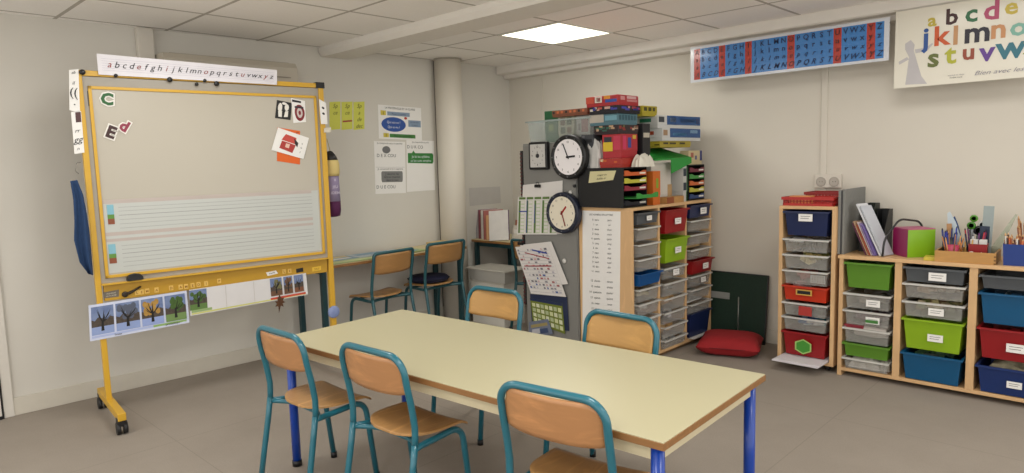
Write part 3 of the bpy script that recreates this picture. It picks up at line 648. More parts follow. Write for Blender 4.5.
# magazines standing and leaning on the corner desk
mg = ['#c9c3bc', '#b8b2b4', '#8c4a54', '#cfc9c0', '#a8635c', '#d0a070', '#d6d2cc']
labs = ['grey-white magazine standing at the left end of the corner table', 'pale grey magazine leaning, second on the corner table', 'dark red magazine spine between pale ones on the corner table', 'cream magazine leaning in the middle of the row', 'reddish brochure leaning against the cream magazine', 'orange-beige booklet showing below the white one', 'white booklet with purple spine leaning at the front of the row']
for i, c in enumerate(mg):
    t_ = thing('magazine', labs[i], 'magazine', (-5.07 + i * .060, 4.81 - i * .022, DZ + .006), .72 + i * .03, 'magazines on the corner table', 0, 0)
    t_.rotation_euler = (-.16, -.07, .35)
    hgt = .295 - (.045 if i == 5 else 0)
    MB(M(c, .45, var=.12, scale=14)).box(-.105, .105, -.004, .006, 0, hgt, .001).build('cover', t_)
    MB(M(['#a0a0a0', '#7c8088', '#5c2028', '#b0a890', '#7c3830', '#a87840', '#4a1c50'][i], .5)).box(.1055 if i == 6 else -.1095, .11 if i == 6 else -.1055, -.0045, .0065, 0, hgt).build('spine', t_)
for i, (c, l_) in enumerate((('#6f86a4', 'stack of booklets, bluish top one, at the right of the corner table'), ('#a06a50', 'reddish booklet lower in the right stack'), ('#c4bdb0', 'pale booklet at the bottom of the right stack'))):
    t_ = thing('booklet', l_.replace('stack of booklets, bluish top one,', 'bluish booklet leaning last'), 'booklet', (-4.60 + .02 * i, 4.95 - .06 * i, DZ + .006), 0, 'booklets beside the magazines')
    t_.rotation_euler = (-.2, 0, .3)
    MB(M(c, .5, var=.5, scale=25)).box(-.1, .1, -.005, .005, 0, .24 - .05 * i, .001).build('cover', t_)
    MB(M('#d8d4cc', .5)).box(-.08, .06, -.0062, -.005, .16 - .05 * i, .20 - .05 * i).build('title_block', t_)
sheet('paper_notice', 'grey paper notice on the wall behind the magazines', 'notice', LW, ((469, 188), (500, 186.5), (501, 203), (470, 206)), -.003, M('#bdb9b4', .7))
# plastic boxes under the corner desk
CLR = M('#aaa69c', .3, var=.02, alpha=.6); 
CLRB = M('#c9c6be', .3, var=.02, alpha=.75)
def tub(mb, w_, d_, h, tp=.93, y0=0, th=.0025, z0=0):
    """open tapered tub, front at y0, going back to y0+d_"""
    def ring(f, z, ins=0): a = w_ / 2 * f - ins; g = d_ * (1 - f) / 2; return [(-a, y0 + g + ins, z), (a, y0 + g + ins, z), (a, y0 + d_ - g - ins, z), (-a, y0 + d_ - g - ins, z)]
    R = [ring(tp, z0), ring(1, z0 + h), ring(1, z0 + h, th), ring(tp, z0 + th, th)]
    V = [[mb.b.verts.new(p) for p in r_] for r_ in R]
    mb._face(V[0][::-1])
    for A, B in zip(V, V[1:]):
        for j in range(4): mb._face([A[j], A[(j+1) % 4], B[(j+1) % 4], B[j]])
    mb._face(V[3]); return mb
def rimbar(mb, w_, d_, h, y0=0, f=.012, t=.007, tz=0):
    a = w_ / 2
    for (p, q) in (((-a - f, y0 - f), (a + f, y0)), ((-a - f, y0 + d_), (a + f, y0 + d_ + f)), ((-a - f, y0), (-a, y0 + d_)), ((a, y0), (a + f, y0 + d_))):
        mb.box(p[0], q[0], p[1], q[1], h - t + tz, h + tz)
    mb.box(-a - f, a + f, y0 - f - .002, y0 - f, h - t * 1.7 + tz, h + tz); return mb
bx_ = thing('storage_box', 'translucent lidded plastic box under the corner table', 'box', (-4.56, 4.34, .4105), .0)
mb = tub(MB(CLRB), .50, .30, .10); mb.build('body', bx_)
MB(M('#c2beb4', .35, alpha=.85)).box(-.265, .265, -.015, .315, .1005, .118, .006).build('lid', bx_)
bx_ = thing('storage_crate', 'off-white plastic crate on the floor under the lidded box', 'crate', (-4.56, 4.35, 0), .0)
mb = tub(MB(M('#d6d2c8', .5)), .44, .28, .40, .97); mb.build('body', bx_); rimbar(MB(M('#b9b4a8', .5)), .44, .28, .4095).build('rim', bx_)

# ------------------------------------------------------------------ storage trays
CLEAR = M('#d2d0ca', .25, var=.02, alpha=.24, coat=.6); CLRIM = M('#d8d6d0', .25, var=.02, alpha=.8, coat=.5); GREYC = M('#5c6064', .35, var=.03, alpha=.78)
TCOL = dict(clear=CLEAR, grey=GREYC, blue=M('#0d4f8c', .35, alpha=.93), navy=M('#16244f', .4, alpha=.96), red=M('#94141a', .38, alpha=.93), orange=M('#c23418', .38, alpha=.93),
            lime=M('#8fb41e', .35, alpha=.92), green=M('#5f8f2c', .35, alpha=.88), dkblue=M('#152f68', .4, alpha=.95), teal=M('#0f5580', .35, alpha=.92), tan=M('#b99a6c', .5))
def tray(col, w_, h, x, y, z, rz, label, card=0, group='storage trays', d=.40, pull=0, cx=0.0, cz=.5, cname=None):
    """front rim at local y = 0, body behind"""
    R_ = Matrix.Rotation(rz, 3, 'Z'); p = Vector((x, y, z)) + R_ @ Vector((0, -pull, 0))
    t_ = thing('storage_tray', label, 'tray', p, rz, group); m_ = TCOL[col]
    ww = w_ - .034
    tub(MB(m_), ww, d, h - .002, .9 if h > .13 else .94).build('tub', t_)
    rimbar(MB(CLRIM if col == 'clear' else m_), ww, d, h).build('rim', t_)
    if card:
        cw = .052 * card; chh = .028 * card
        mb = MB(PAPER).box(cx - cw, cx + cw, -.0, .004, h * cz - chh, h * cz + chh)
        sl = d * (1 - (.9 if h > .13 else .94)) / 2 / h
        lo = mb.build('label_card', t_); lo.location = (0, -.0155 + (h * (1 - cz)) * sl * .5, 0)
        k = MB(INK)
        for q in range(2): k.box(cx - cw * .7, cx + cw * (.5 if q else .7), -.0006, 0, h * cz + (.009 - q * .016) * card, h * cz + (.012 - q * .016) * card)
        k.build('printed_lines', lo)
    return t_
def heap(name, label, cat, x, y, z, w_, d_, h, cols, n=14, seed=1, rz=0, size=.05, kind='stuff', group=None):
    rnd = random.Random(seed); mb = MB()
    for i in range(n):
        mb.use(M(cols[i % len(cols)], .55))
        sx_, sy_, sz_ = (rnd.uniform(.5, 1.2) * size for _ in range(3))
        T = Matrix.Translation((rnd.uniform(-w_/2 + size*.85, w_/2 - size*.85), rnd.uniform(-d_/2 + size*.85, d_/2 - size*.85), .004 + size * .62 + rnd.uniform(0, max(.002, h - size * .9)))) @ Matrix.Rotation(rnd.uniform(0, 3), 4, 'Z') @ Matrix.Rotation(rnd.uniform(-.5, .5), 4, 'X')
        mb.box(-sx_/2, sx_/2, -sy_/2, sy_/2, -sz_*.3, sz_*.3, .003, T)
    o = mb.build(name, loc=(x, y, z), rz=rz); tag(o, label, cat, group, kind); return o
def crumple(name, label, cat, x, y, z, w_, d_, h, col, seed=1, rz=0, amp=.5, kind=None, mat=None):
    rnd = random.Random(seed); ph = [rnd.uniform(0, 6) for _ in range(8)]
    def fn(i, j):
        a, b_ = i * 2 - 1, j * 2 - 1; k = max(0, (1 - a ** 4) * (1 - b_ ** 4)) ** .5
        f = 1 + amp * .6 * (.3 * math.sin(7 * a + ph[0] + 3 * b_) + .25 * math.sin(9 * b_ + ph[1] - 4 * a) + .2 * math.sin(15 * a * b_ + ph[2] + 8 * a))
        return (a * w_/2 * (1 + .06 * math.sin(8 * b_ + ph[3])), b_ * d_/2 * (1 + .06 * math.sin(8 * a + ph[4])), max(.0, h * .65 * k * f))
    mb = MB(mat or M(col, .7, var=.15)).grid(fn, 24, 24, None, smooth=False)
    mb.poly([fn(0, 0), fn(0, 1), fn(1, 1), fn(1, 0)])
    o = mb.build(name, loc=(x, y, z), rz=rz); return tag(o, label, cat, None, kind)

# ------- mid cabinet, front faces +x; local frame at its front left corner (rotated +90)
def cab(label, x, y, rz, cols, H, depth, zb, base='plinth', name='tray_cabinet', back=True, overhang=0):
    """cols = list of (x0, x1) inner bays; panels are 22 mm"""
    t_ = thing(name, label, 'cabinet', (x, y, 0), rz); pt = .026
    xs0, xs1 = cols[0][0] - pt, cols[-1][1] + pt
    MB(BIRCHX).box(xs0 - overhang, xs1 + overhang, -overhang, depth, H - .022, H, .002).build('top_panel', t_)
    MB(BIRCHX).box(xs0 + pt, xs1 - pt, .0, depth, zb, zb + .022, .001).build('bottom_panel', t_)
    for i, xx in enumerate([(xs0, xs0 + pt)] + [(a[1], b_[0]) for a, b_ in zip(cols, cols[1:])] + [(xs1 - pt, xs1)]):
        end = i in (0, len(cols))
        MB(BIRCH).box(xx[0], xx[1], 0, depth, (0 if base == 'legs' and end else zb) if end else zb + .0221, H - .0221, .001).build('side_panel' if end else 'divider_panel', t_)
    if back: MB(M('#8a6a44', .7)).box(xs0 + pt, xs1 - pt, depth - .008, depth - .001, zb + .0225, H - .0225).build('back_panel', t_)
    if base == 'castors':
        for a in (xs0 + .05, xs1 - .05):
            for b_ in (.05, depth - .05):
                c = MB(BLACK).box(a - .02, a + .02, b_ - .02, b_ + .02, .03, zb, .003).build('castor', t_); MB(M('#18181a', .5)).cyl((a - .012, b_ + .01, .024), .024, .024, 'x', 18).build('wheel', c)
    if base == 'plinth': MB(M('#7a5c38', .7)).box(xs0 + .03, xs1 - .03, .04, depth - .03, 0, zb).build('plinth', t_)
    return t_
MX, MY = -2.72, 4.02
mcols = [(.026, .345), (.371, .737), (.763, 1.134)]
mcab = cab('tall birch cabinet with three columns of trays, end panel towards the table', MX, MY, PI/2, mcols, 1.165, .47, .035)
runners = MB(M('#8d8a84', .5))
mt = [  # column, bottom z, top z, colour, label card, text
 (0, 1.043, 1.125, 'grey', .6, 'dark grey shallow tray with white card, topmost in the left column of the tall cabinet'),
 (0, .925, 1.017, 'clear', 0, 'clear tray, second from the top in the left column of the tall cabinet'),
 (0, .808, .900, 'clear', 0, 'clear tray, third from the top in the left column of the tall cabinet'),
 (0, .702, .792, 'clear', 0, 'clear tray just above the blue tray, left column'),
 (0, .600, .686, 'blue', 0, 'bright blue tray pulled askew in the left column of the tall cabinet'),
 (0, .478, .575, 'clear', 0, 'clear tray with pale contents just below the bright blue tray'),
 (0, .376, .466, 'clear', 0, 'clear tray, second below the bright blue tray'),
 (0, .262, .352, 'clear', 0, 'clear tray low in the left column, partly behind a chair back'),
 (1, .946, 1.122, 'red', .8, 'deep red tray with white card at the top of the middle column'),
 (1, .722, .905, 'lime', .8, 'deep lime green tray with white card in the middle column'),
 (1, .598, .684, 'clear', .8, 'clear tray with white card just below the lime green tray'),
 (1, .462, .567, 'clear', 0, 'deeper clear tray, second below the lime green tray'),
 (1, .352, .450, 'clear', 0, 'clear tray filled with beige pieces in the middle column'),
 (1, .250, .342, 'clear', 0, 'clear tray with blue and white contents in the middle column'),
 (1, .142, .232, 'clear', 0, 'clear tray with beige contents, second from the bottom of the middle column'),
 (1, .060, .130, 'clear', 0, 'clear tray at the bottom of the middle column'),
 (2, 1.032, 1.132, 'navy', .9, 'navy blue tray with white card at the top of the right column'),
 (2, .925, 1.012, 'clear', 0, 'clear tray below the navy one at the top of the right column'),
 (2, .814, .900, 'clear', 0, 'clear tray above the tray of wooden pieces, right column'),
 (2, .700, .780, 'clear', 0, 'clear tray heaped with flat pale wood, right column of the tall cabinet'),
 (2, .585, .690, 'red', .8, 'shallow dark red tray with white card in the right column of the tall cabinet'),
 (2, .478, .566, 'clear', .7, 'clear tray with white card below the dark red tray'),
 (2, .370, .458, 'clear', 0, 'clear tray, second below the dark red tray'),
 (2, .262, .340, 'clear', 0, 'clear tray with white papers on top, above the navy bin'),
 (2, .066, .262, 'navy', 0, 'deep navy blue tray at the bottom of the right column')]
for c, z0, z1, col, card, lab in mt:
    a, b_ = mcols[c]; yc = MY + (a + b_) / 2
    askew = .10 if 'askew' in lab else 0
    tray(col, b_ - a - .01, z1 - z0, MX + .018 + (.02 if askew or col in ('red', 'lime') else 0), yc, z0, PI/2 + (0 if not askew else 0), lab, card, 'trays in the tall cabinet', cx=.03 if c == 2 else 0)
    runners.use(M('#8d8a84', .5))
    for xx in (a + .0006, b_ - .0066): runners.box(xx, xx + .006, .01, .44, z1 - .0145 - .006, z1 - .0145)
runners.build('tray_runner', mcab)
def mheap(c, z, cols, lab, h=.05, seed=1, size=.05, n=22, name='game_pieces'):
    a, b_ = mcols[c]; heap(name, lab, 'pieces', MX - .18, MY + (a + b_) / 2, z, .33, b_ - a - .07, h, cols, n, seed, 0, size)
mheap(0, .4805, ['#cfc3a0', '#b3a678'], 'pale wooden pieces inside the clear tray below the blue one', .05, 2)
mheap(1, .3545, ['#c49a64', '#b98c58', '#d0ab78'], 'beige wooden pieces filling a clear tray', .085, 3, .055, 40)
mheap(1, .2525, ['#c9c9d0', '#3a4a8a', '#d8d8d8', '#6a5a9a'], 'blue and white pieces in a clear tray', .07, 4, .06, 26)
mheap(1, .1445, ['#c49a64', '#cfae80'], 'light wooden pieces in the tray second from the bottom', .075, 5, .055, 34)
mheap(1, .0625, ['#8a8a8a', '#b5b5b0'], 'grey pieces in the lowest clear tray', .04, 6)
mheap(0, .3785, ['#b0b0a8', '#d0d0c8'], 'light grey pieces in the second tray below the blue one', .05, 7)
mheap(1, .6005, ['#4a4a4c', '#77777a'], 'dark pieces in the clear tray below the lime green tray', .04, 8)
mheap(1, .4645, ['#5a5a5c', '#8a8a88', '#b0b0b0'], 'grey mixed pieces in the deeper clear tray', .06, 9)
mheap(2, .3725, ['#9a9a94', '#77776f'], 'grey pieces in the tray second below the dark red one', .05, 10)
o = MB(M('#d2b27c', .5, 'wood', var=.08, scale=14)).box(-.19, .03, -.14, .13, 0, .028, .002).build('wooden_board', loc=(MX - .09, MY + .95, .7815), rz=0); tag(o, 'flat pale wooden board lying over a clear tray in the right column', 'board')
o = MB(PAPER).box(-.2, .02, -.12, .13, 0, .014).build('paper_stack', loc=(MX - .06, MY + .95, .3405), rz=.03); tag(o, 'white papers lying on the tray above the navy bin', 'papers')
o = MB(M('#d6d2cc', .6)).box(-.3, .035, -.14, .16, 0, .006).build('white_sheet', loc=(MX, MY + .95, .0575)); tag(o, 'white sheet sticking out on the bottom shelf under the navy bin', 'paper')
# typed list on the end panel
EP = Frame(0, MY - .0006, 0)
dec = [('t', 'LES NOMBRES EN LETTRES', .5, .965, .014, INK)]
nm = ['zero', 'un', 'deux', 'trois', 'quatre', 'cinq', 'six', 'sept', 'huit', 'neuf', 'dix', 'onze', 'douze', 'treize', 'quatorze', 'quinze', 'seize', 'vingt', 'trente', 'cent', 'mille', 'plus']
for i in range(12): dec += [('t', '%d  %s' % (i, nm[i][:6]), .36, .925 - i * .036, .016, INK), ('t', nm[i][:5], .72, .925 - i * .036, .016, M('#55555a', .7), .3)]
for i in range(10): dec += [('t', '%d  %s' % (i + 12, nm[12 + i][:8]), .36, .455 - i * .044, .017, INK), ('t', nm[12 + i][:6], .74, .455 - i * .044, .017, M('#55555a', .7), .3)]
sheet('typed_list', 'tall white typed list stuck on the wooden end of the tall cabinet', 'poster', EP, ((582.5, 210.5), (620.5, 211.5), (619.5, 342), (582.5, 338)), 0, PAPER, None, dec)

# ------- grey steel cabinet with clocks and calendars
gc = thing('steel_cabinet', 'grey steel cabinet carrying the clocks and calendars beside the tall birch cabinet', 'cabinet', (-3.53, 4.02, 0), 0)
GST = M('#7b7b77', .45, var=.03)
gx0, gx1 = -.215, .33
MB(GST).box(gx0, gx1, 0, .42, .06, 1.655, .006).build('carcass', gc)
MB(M('#807f7b', .45, var=.03)).box(gx0 + .008, gx1 - .008, -.010, -.0005, .09, 1.64, .003).build('door', gc)
MB(M('#3c3c3e', .6)).box(gx0 + .02, gx1 - .02, .02, .40, 0, .06).build('plinth', gc)
BDF = Frame(0, 4.0085, 0)
k = MB(M('#5a1f22', .5)); zt_ = 1.6
bd = MB(M('#2c2a2a', .6)).box(gx0 - .022, gx0 - .001, -.012, .0, .35, 1.60)
bd = bd.build('edge_strip', gc)
for i in range(42): k.box(gx0 - .024, gx0 - .006, -.0145, -.0125, .36 + i * .0295, .372 + i * .0295)
k.build('rivets', bd)
def clockface(label, u, v, r, y, case, dial, hh, mh, handcol, square=False, tilt=0, ringtext=True, depth=.045, name='wall_clock'):
    x, z = Frame(0, y, 0).px(u, v); t_ = thing(name, label, 'clock', (x, y, z), 0)
    t_.rotation_euler = (0, tilt, 0)
    if square:
        a, b_ = r
        mb = MB(case); mb.box(-a, a, 0, depth, -b_, b_, .012); mb.build('case', t_)
        MB(dial).box(-a * .80, a * .80, -.0015, .001, -b_ * .82, b_ * .82).build('dial', t_)
        k = MB(INK)
        for i in range(12):
            an = i * PI / 6; k.text('•' if i % 3 else str(12 if i == 0 else i), lambda p, q: (math.sin(an) * a * .58 + p * .022, -.003, math.cos(an) * b_ * .64 + q * .022 - .007), 1, 0, .02)
        k.build('numerals', t_)
        MB(INK).lathe([(.001, -.006), (.016, -.006), (.017, -.001)], axis='y', seg=20).build('hub', t_)
        MB(INK).box(-.002, .002, -.0045, -.003, 0, .035).build('hand', t_)
        return t_
    MB(case).lathe([(r, depth), (r * 1.0, .004), (r * .985, -.004), (r * .93, -.007), (r * .81, -.004), (r * .79, 0), (r * .5, .006), (.001, .006)], axis='y', seg=56).build('case', t_)
    mb = MB(dial); mb.slab([(r * .80 * math.cos(a), -.0014, r * .80 * math.sin(a)) for a in [2 * PI * i / 56 for i in range(56)]], (0, .001, 0), 1); mb.build('dial', t_)
    k = MB(INK)
    for i in range(12):
        an = i * PI / 6; k.text(str(i or 12), lambda p, q: (math.sin(an) * r * .66 + p * r * .13, -.0025, math.cos(an) * r * .66 + q * r * .13 - r * .04), 1, 0, .015)
    k.build('numerals', t_)
    k = MB(M('#8d8d92', .5))
    for i in range(12):
        an = i * PI / 6; s_ = str(i * 5 or 60) if ringtext else '|'; k.text(s_, lambda p, q: (math.sin(an) * r * .88 + p * r * .09, -.0128, math.cos(an) * r * .88 + q * r * .09 - r * .03), 1, 0, .01)
    k.build('minute_numerals', t_)
    for nm_, an, ln_, wd, m_ in (('hour_hand', hh, .42, .014, handcol[0]), ('minute_hand', mh, .66, .009, handcol[1])):
        R = Matrix.Rotation(an, 4, 'Y'); mb = MB(m_); mb.box(-wd * .5, wd * .5, -.0055, -.004, -r * .1, r * ln_); mb.xf(R); mb.build(nm_, t_)
    MB(handcol[1]).lathe([(.001, -.008), (.009, -.008), (.009, -.004)], axis='y', seg=16).build('hub', t_)
    return t_
DIAL = M('#f0ecee', .4, var=.01)
RC = .166
clockface('large round clock with black rim, hands near five to three, top of the steel cabinet', 568.0, 157, RC, 3.955, M('#0f1012', .35), DIAL, 1.5, -.42, (INK, INK))
clockface('round clock with navy rim and red hands hanging tilted below the large clock', 562, 213, .157, 3.955, M('#151c30', .4), M('#e4dcc8', .4, var=.01), .72, 2.83, (M('#a01c18', .4), M('#7c1614', .4)))
clockface('small square black clock at the top left of the steel cabinet', 537.6, 155.8, (.096, .108), 3.972, BLACK, M('#c6c4c0', .45), 0, 0, None, square=True, depth=.036)
# calendars and sheets held on the cabinet
WK = M('#dad6d2', .6, var=.01); CG = M('#5d7a3c', .6); CGL = M('#b8c7a0', .6); CB = M('#33459a', .5)
F1 = Frame(0, 4.004, 0)
sheet('calendar_sheet', 'plain white calendar back sheet hanging from a black clip', 'calendar', F1, ((523, 185), (562.5, 180.5), (562, 234), (521, 234)), -.003, WK, 'papers on the steel cabinet')
dec = []
for i in range(5):
    a = .03 + i * .2; dec += [('r', a, a + .17, .93, .99, CG), ('r', a, a + .045, .04, .9, CG), ('r', a + .05, a + .15, .04, .9, CGL)]
    for j in range(9): dec.append(('r', a + .055, a + .145, .06 + j * .095, .13 + j * .095, WK))
dec += [('r', .24, .255, .05, .95, CB), ('r', .05, .25, .60, .63, CB), ('r', .44, .455, .3, .8, CB)]
sheet('week_calendar', 'white weekly calendar with green columns half behind the navy clock', 'calendar', F1, ((518, 197), (558, 196), (557, 234.5), (517, 234.5)), -.007, WK, None, dec)
def clip(u, v, lab, col=BLACK):
    x, z = F1.px(u, v, -.01); o = thing('bulldog_clip', lab, 'clip', (x, 4.004 - .0095, z), 0)
    MB(col).box(-.03, .03, -.012, 0, -.012, .012, .003).build('jaw', o); MB(col).tube(fillet([(-.015, -.005, .012), (-.012, -.008, .03), (.012, -.008, .03), (.015, -.005, .012)], .01), .0022, 6).build('handle', o); return o
clip(538, 186, 'black bulldog clip holding the calendar below the square clock')
def magnet(u, v, r, col, lab, y=-.012):
    x, z = F1.px(u, v, y); o = MB(M(col, .3)).lathe([(r, .010), (r, .0), (r * .7, -.006), (.001, -.007)], axis='y', seg=22).build('magnet', loc=(x, 4.004 + y, z)); return tag(o, lab, 'magnet')
magnet(570, 192.5, .016, '#c4c2bc', 'white round magnet between the two round clocks, top right', -.006)
magnet(574, 186, .012, '#202022', 'small black magnet on the steel cabinet between the round clocks', -.006)
magnet(564, 261, .018, '#c9c7c2', 'white round magnet right of the tilted calendar sheets', -.006)
# tilted calendar, two sheets
F2 = Frame(0, 3.99, 0)
sheet('calendar_sheet', 'plain white sheet tilted behind the marked calendar, lower steel cabinet', 'calendar', F2, ((520, 245), (551, 241.5), (568, 284), (534, 288)), -.001, WK, 'papers on the steel cabinet')
rnd = random.Random(5); dec = []
for i in range(14):
    t0 = .05 + i * .065
    dec.append(('r', .04, .96, t0, t0 + .004, M('#8c8a94', .6)))
    for j in range(9):
        if rnd.random() < .6: c_ = rnd.choice(['#4a5c96', '#8c8a90', '#a05a5c', '#b8b4bc', '#6c6a72', '#c8a0a0']); a = .05 + j * .1; dec.append(('r', a, a + rnd.uniform(.03, .08), t0 + .01, t0 + .045, M(c_, .6)))
dec += [('p', [(.25, .86), (.9, .72), (.9, .74), (.25, .88)], M('#a02c34', .5)), ('r', .1, .9, .58, .60, M('#a02c34', .5)), ('p', [(.5, .9), (.9, .82), (.9, .85), (.5, .93)], CB)]
sheet('year_calendar', 'tilted white year calendar covered in red and blue marks', 'calendar', F2, ((515, 247), (548, 244.5), (566, 297), (531, 293.5)), -.006, WK, None, dec)
clip(521, 243.5, 'dark clip at the top corner of the tilted calendar')
dec = [('r', 0, 1, .9, 1, M('#1c2a50', .5))]
for i in range(4):
    for j in range(7): dec.append(('r', .05 + j * .135, .15 + j * .135, .08 + i * .2, .22 + i * .2, M(['#ccd0a0', '#d2d4b8', '#aeb890'][(i + j) % 3], .6)))
sheet('month_chart', 'olive green chart of small pale cards below the tilted calendar', 'poster', F1, ((530, 298), (562, 303), (565, 334), (533, 322)), -.008, M('#6d7a28', .6), None, dec)
sheet('dark_backing_sheet', 'dark navy backing sheet behind the olive chart', 'poster', F1, ((530, 294), (567, 297), (569, 331), (532, 326)), -.003, M('#1c2848', .6), None)
sheet('photo_page', 'bluish magazine page at the foot of the steel cabinet', 'page', F1, ((529, 322), (548, 319), (553, 334), (529, 338)), -.014, M('#6c7488', .5, var=.3, scale=30), None, [('r', .1, .9, .6, .8, M('#9a8c5c', .5)), ('r', .15, .5, .2, .5, M('#b5b5bc', .5)), ('r', .5, .85, .15, .45, M('#3a4a6c', .5))])

# ------- right tall unit and low unit
tcols = [(.028, .362)]
TX = -1.993
tall = cab('narrow tall birch tray trolley on black castors against the right wall', TX, 4.79, 0, tcols, 1.150, .44, .045, 'castors')
tt = [(.945, 1.115, 'navy', .9, 'deep navy blue tray with white card, topmost in the narrow trolley', .5, .75), (.830, .922, 'clear', 0, 'clear tray with a folded white paper inside, second in the narrow trolley', 0, .5), (.712, .812, 'clear', 0, 'clear tray with cream pieces, third in the narrow trolley', 0, .5), (.600, .700, 'clear', 0, 'clear tray with red pieces above the orange-red tray', 0, .5),
      (.485, .590, 'orange', 0, 'orange-red tray with a black and gold label in the narrow trolley', 0, .5), (.376, .470, 'clear', 0, 'clear tray with a red patch, just below the orange-red tray', 0, .5), (.270, .366, 'clear', 0, 'clear tray with blue packets, above the deep red tray', 0, .5), (.088, .258, 'red', 0, 'deep red tray with a green hexagon label at the bottom of the trolley', 0, .5)]
run = MB(M('#8d8a84', .5))
for i, (z0, z1, col, card, lab, q, cz) in enumerate(tt):
    t_ = tray(col, .325, z1 - z0, TX + .195, 4.775, z0, 0, lab, card, 'trays in the narrow trolley', cz=cz)
    for xx in (.0286, .3554): run.box(xx, xx + .006, .01, .42, z1 - .0145 - .006, z1 - .0145)
    if i == 4:
        lo = MB(M('#c9a04a', .5)).box(-.055, .055, -.0178, -.0172, .045, .085).build('label_card', t_); MB(BLACK).box(-.045, .045, -.0184, -.0179, .053, .077).build('label_print', lo)
    if i == 5: MB(M('#a8322c', .5)).box(-.035, .055, -.0145, -.0140, .01, .075).build('red_sticker', t_)
    if i == 7:
        hx = [(.065 * math.cos(PI/6 + k * PI/3), -.0145, .075 + .055 * math.sin(PI/6 + k * PI/3)) for k in range(6)]
        lo = MB(M('#9cbf6a', .5)).slab(hx, (0, .001, 0), 1).build('hexagon_label', t_)
        hx = [(p[0] * .82, -.0152, .075 + (p[2] - .075) * .82) for p in hx]; MB(M('#3f8a2c', .5)).slab(hx, (0, .0006, 0), 1).build('green_hexagon', lo)
run.build('tray_runner', tall)
def theap(z, cols, lab, h, seed, size=.05, n=22, name='game_pieces', x=TX + .195, w_=.24, y=4.97, d_=.30): heap(name, lab, 'pieces', x, y, z, w_, d_, h, cols, n, seed, 0, size)
theap(.7145, ['#cdb870', '#d8c890', '#8a8a40'], 'cream and olive pieces in the third tray of the trolley', .095, 21)
theap(.6025, ['#a83c30', '#b85a48', '#7c2a24'], 'red pieces in the tray above the orange-red one', .075, 22, .055, 26, x=TX + .14, w_=.14)
o = MB(M('#cfcdc8', .5)); ww = .05
for i in range(6): o.box(-.055 + i * .018, -.047 + i * .018, 0, .004, 0, .055)
for i in range(4): o.box(-.055, .043, -.001, .005, i * .016, i * .016 + .006)
o = o.build('wire_basket', loc=(TX + .275, 4.805, .615)); tag(o, 'small white slotted basket standing in the tray of red pieces', 'basket')
theap(.3785, ['#6a6468', '#8c8488'], 'grey pieces in the tray below the orange-red one', .04, 23)
theap(.2725, ['#3a8a9c', '#d0d0d0', '#2c62a0', '#b8c4c8'], 'blue and white packets in the tray above the deep red one', .065, 24, .06)
theap(.4875, ['#c9a0a0', '#d8c8c4'], 'pink paper pieces lying in the orange-red tray', .115, 25, .06, 16, x=TX + .13, w_=.16)
o = MB(PAPER).grid(lambda i, j: (i * .10, j * .2 * (1 if j < .6 else .9), .004 + .02 * math.sin(j * PI)), 4, 8, (0, 0, .002)).build('folded_paper', loc=(TX + .07, 4.80, .893)); tag(o, 'folded white paper on the second tray of the trolley', 'paper')
o = MB(M('#d4d0d4', .6)).box(-.162, .155, -.17, .26, 0, .008).box(-.150, .160, -.16, .25, .0082, .014).build('paper_stack', loc=(TX + .195, 4.79, .0678), rz=-.01); tag(o, 'white paper stack sticking out at the foot of the narrow trolley', 'papers')

LX = -1.578; lcols = [(.026, .338), (.379, .740), (.783, 1.150)]
low = cab('low birch tray cabinet along the right wall with a long worktop', LX, 4.79, 0, lcols, .826, .455, .035, 'legs', overhang=.008)
lt = [(0, .615, .785, 'green', 0, 'deep translucent green tray at the top left of the low cabinet'), (0, .478, .580, 'clear', .8, 'clear tray with white card below the green tray, low cabinet'), (0, .365, .465, 'clear', .8, 'clear tray with a green and white label card, left column of the low cabinet'), (0, .245, .345, 'clear', 0, 'clear tray stuffed with white paper rolls, left column'),
      (0, .150, .240, 'green', 0, 'shallow translucent green tray second from the bottom, left column'), (0, .062, .138, 'clear', 0, 'clear tray with white bags at the bottom left'),
      (1, .692, .785, 'grey', .9, 'dark grey tray with white card at the top of the middle column, low cabinet'), (1, .590, .682, 'clear', 0, 'clear tray with pale pieces below the dark grey one, middle column'), (1, .470, .568, 'clear', .8, 'clear tray with white card above the lime green tray'), (1, .262, .456, 'lime', .8, 'deep lime green tray with white card in the middle column of the low cabinet'), (1, .062, .235, 'teal', 0, 'deep blue tray at the bottom of the middle column, low cabinet'),
      (2, .690, .770, 'grey', 0, 'dark grey tray at the top of the right column, low cabinet'), (2, .480, .665, 'teal', 0, 'deep bright blue tray second in the right column, low cabinet'), (2, .270, .455, 'red', .9, 'deep red tray with white card in the right column of the low cabinet'), (2, .062, .225, 'dkblue', .7, 'deep navy tray overflowing with patterned cloth, bottom right')]
run = MB(M('#8d8a84', .5))
for c, z0, z1, col, card, lab in lt:
    a, b_ = lcols[c]
    t_ = tray(col, b_ - a - .01, z1 - z0, LX + (a + b_) / 2, 4.775, z0, 0, lab, card, 'trays in the low cabinet', cx=.02 if c else .04, cz=.45)
    for xx in (a + .0006, b_ - .0066): run.box(xx, xx + .006, .01, .43, z1 - .0145 - .006, z1 - .0145)
    if 'green and white' in lab: MB(M('#3f7a34', .5)).box(.0, .075, -.0185, -.018, .03, .05).build('green_print', t_)
run.build('tray_runner', low)
k = MB(M('#d8d4c8', .4))
def lheap(c, z, cols, lab, h, seed, size=.05, n=22): a, b_ = lcols[c]; theap(z, cols, lab, h, seed, size, n, x=LX + (a + b_) / 2, w_=b_ - a - .075)
lheap(0, .6175, ['#a0761c', '#b08c2c', '#7c6418'], 'ochre pieces dimly seen inside the deep green tray', .12, 30, .07, 10)
lheap(0, .4805, ['#7c7468', '#a0988c'], 'grey pieces in the carded clear tray under the green one', .05, 31)
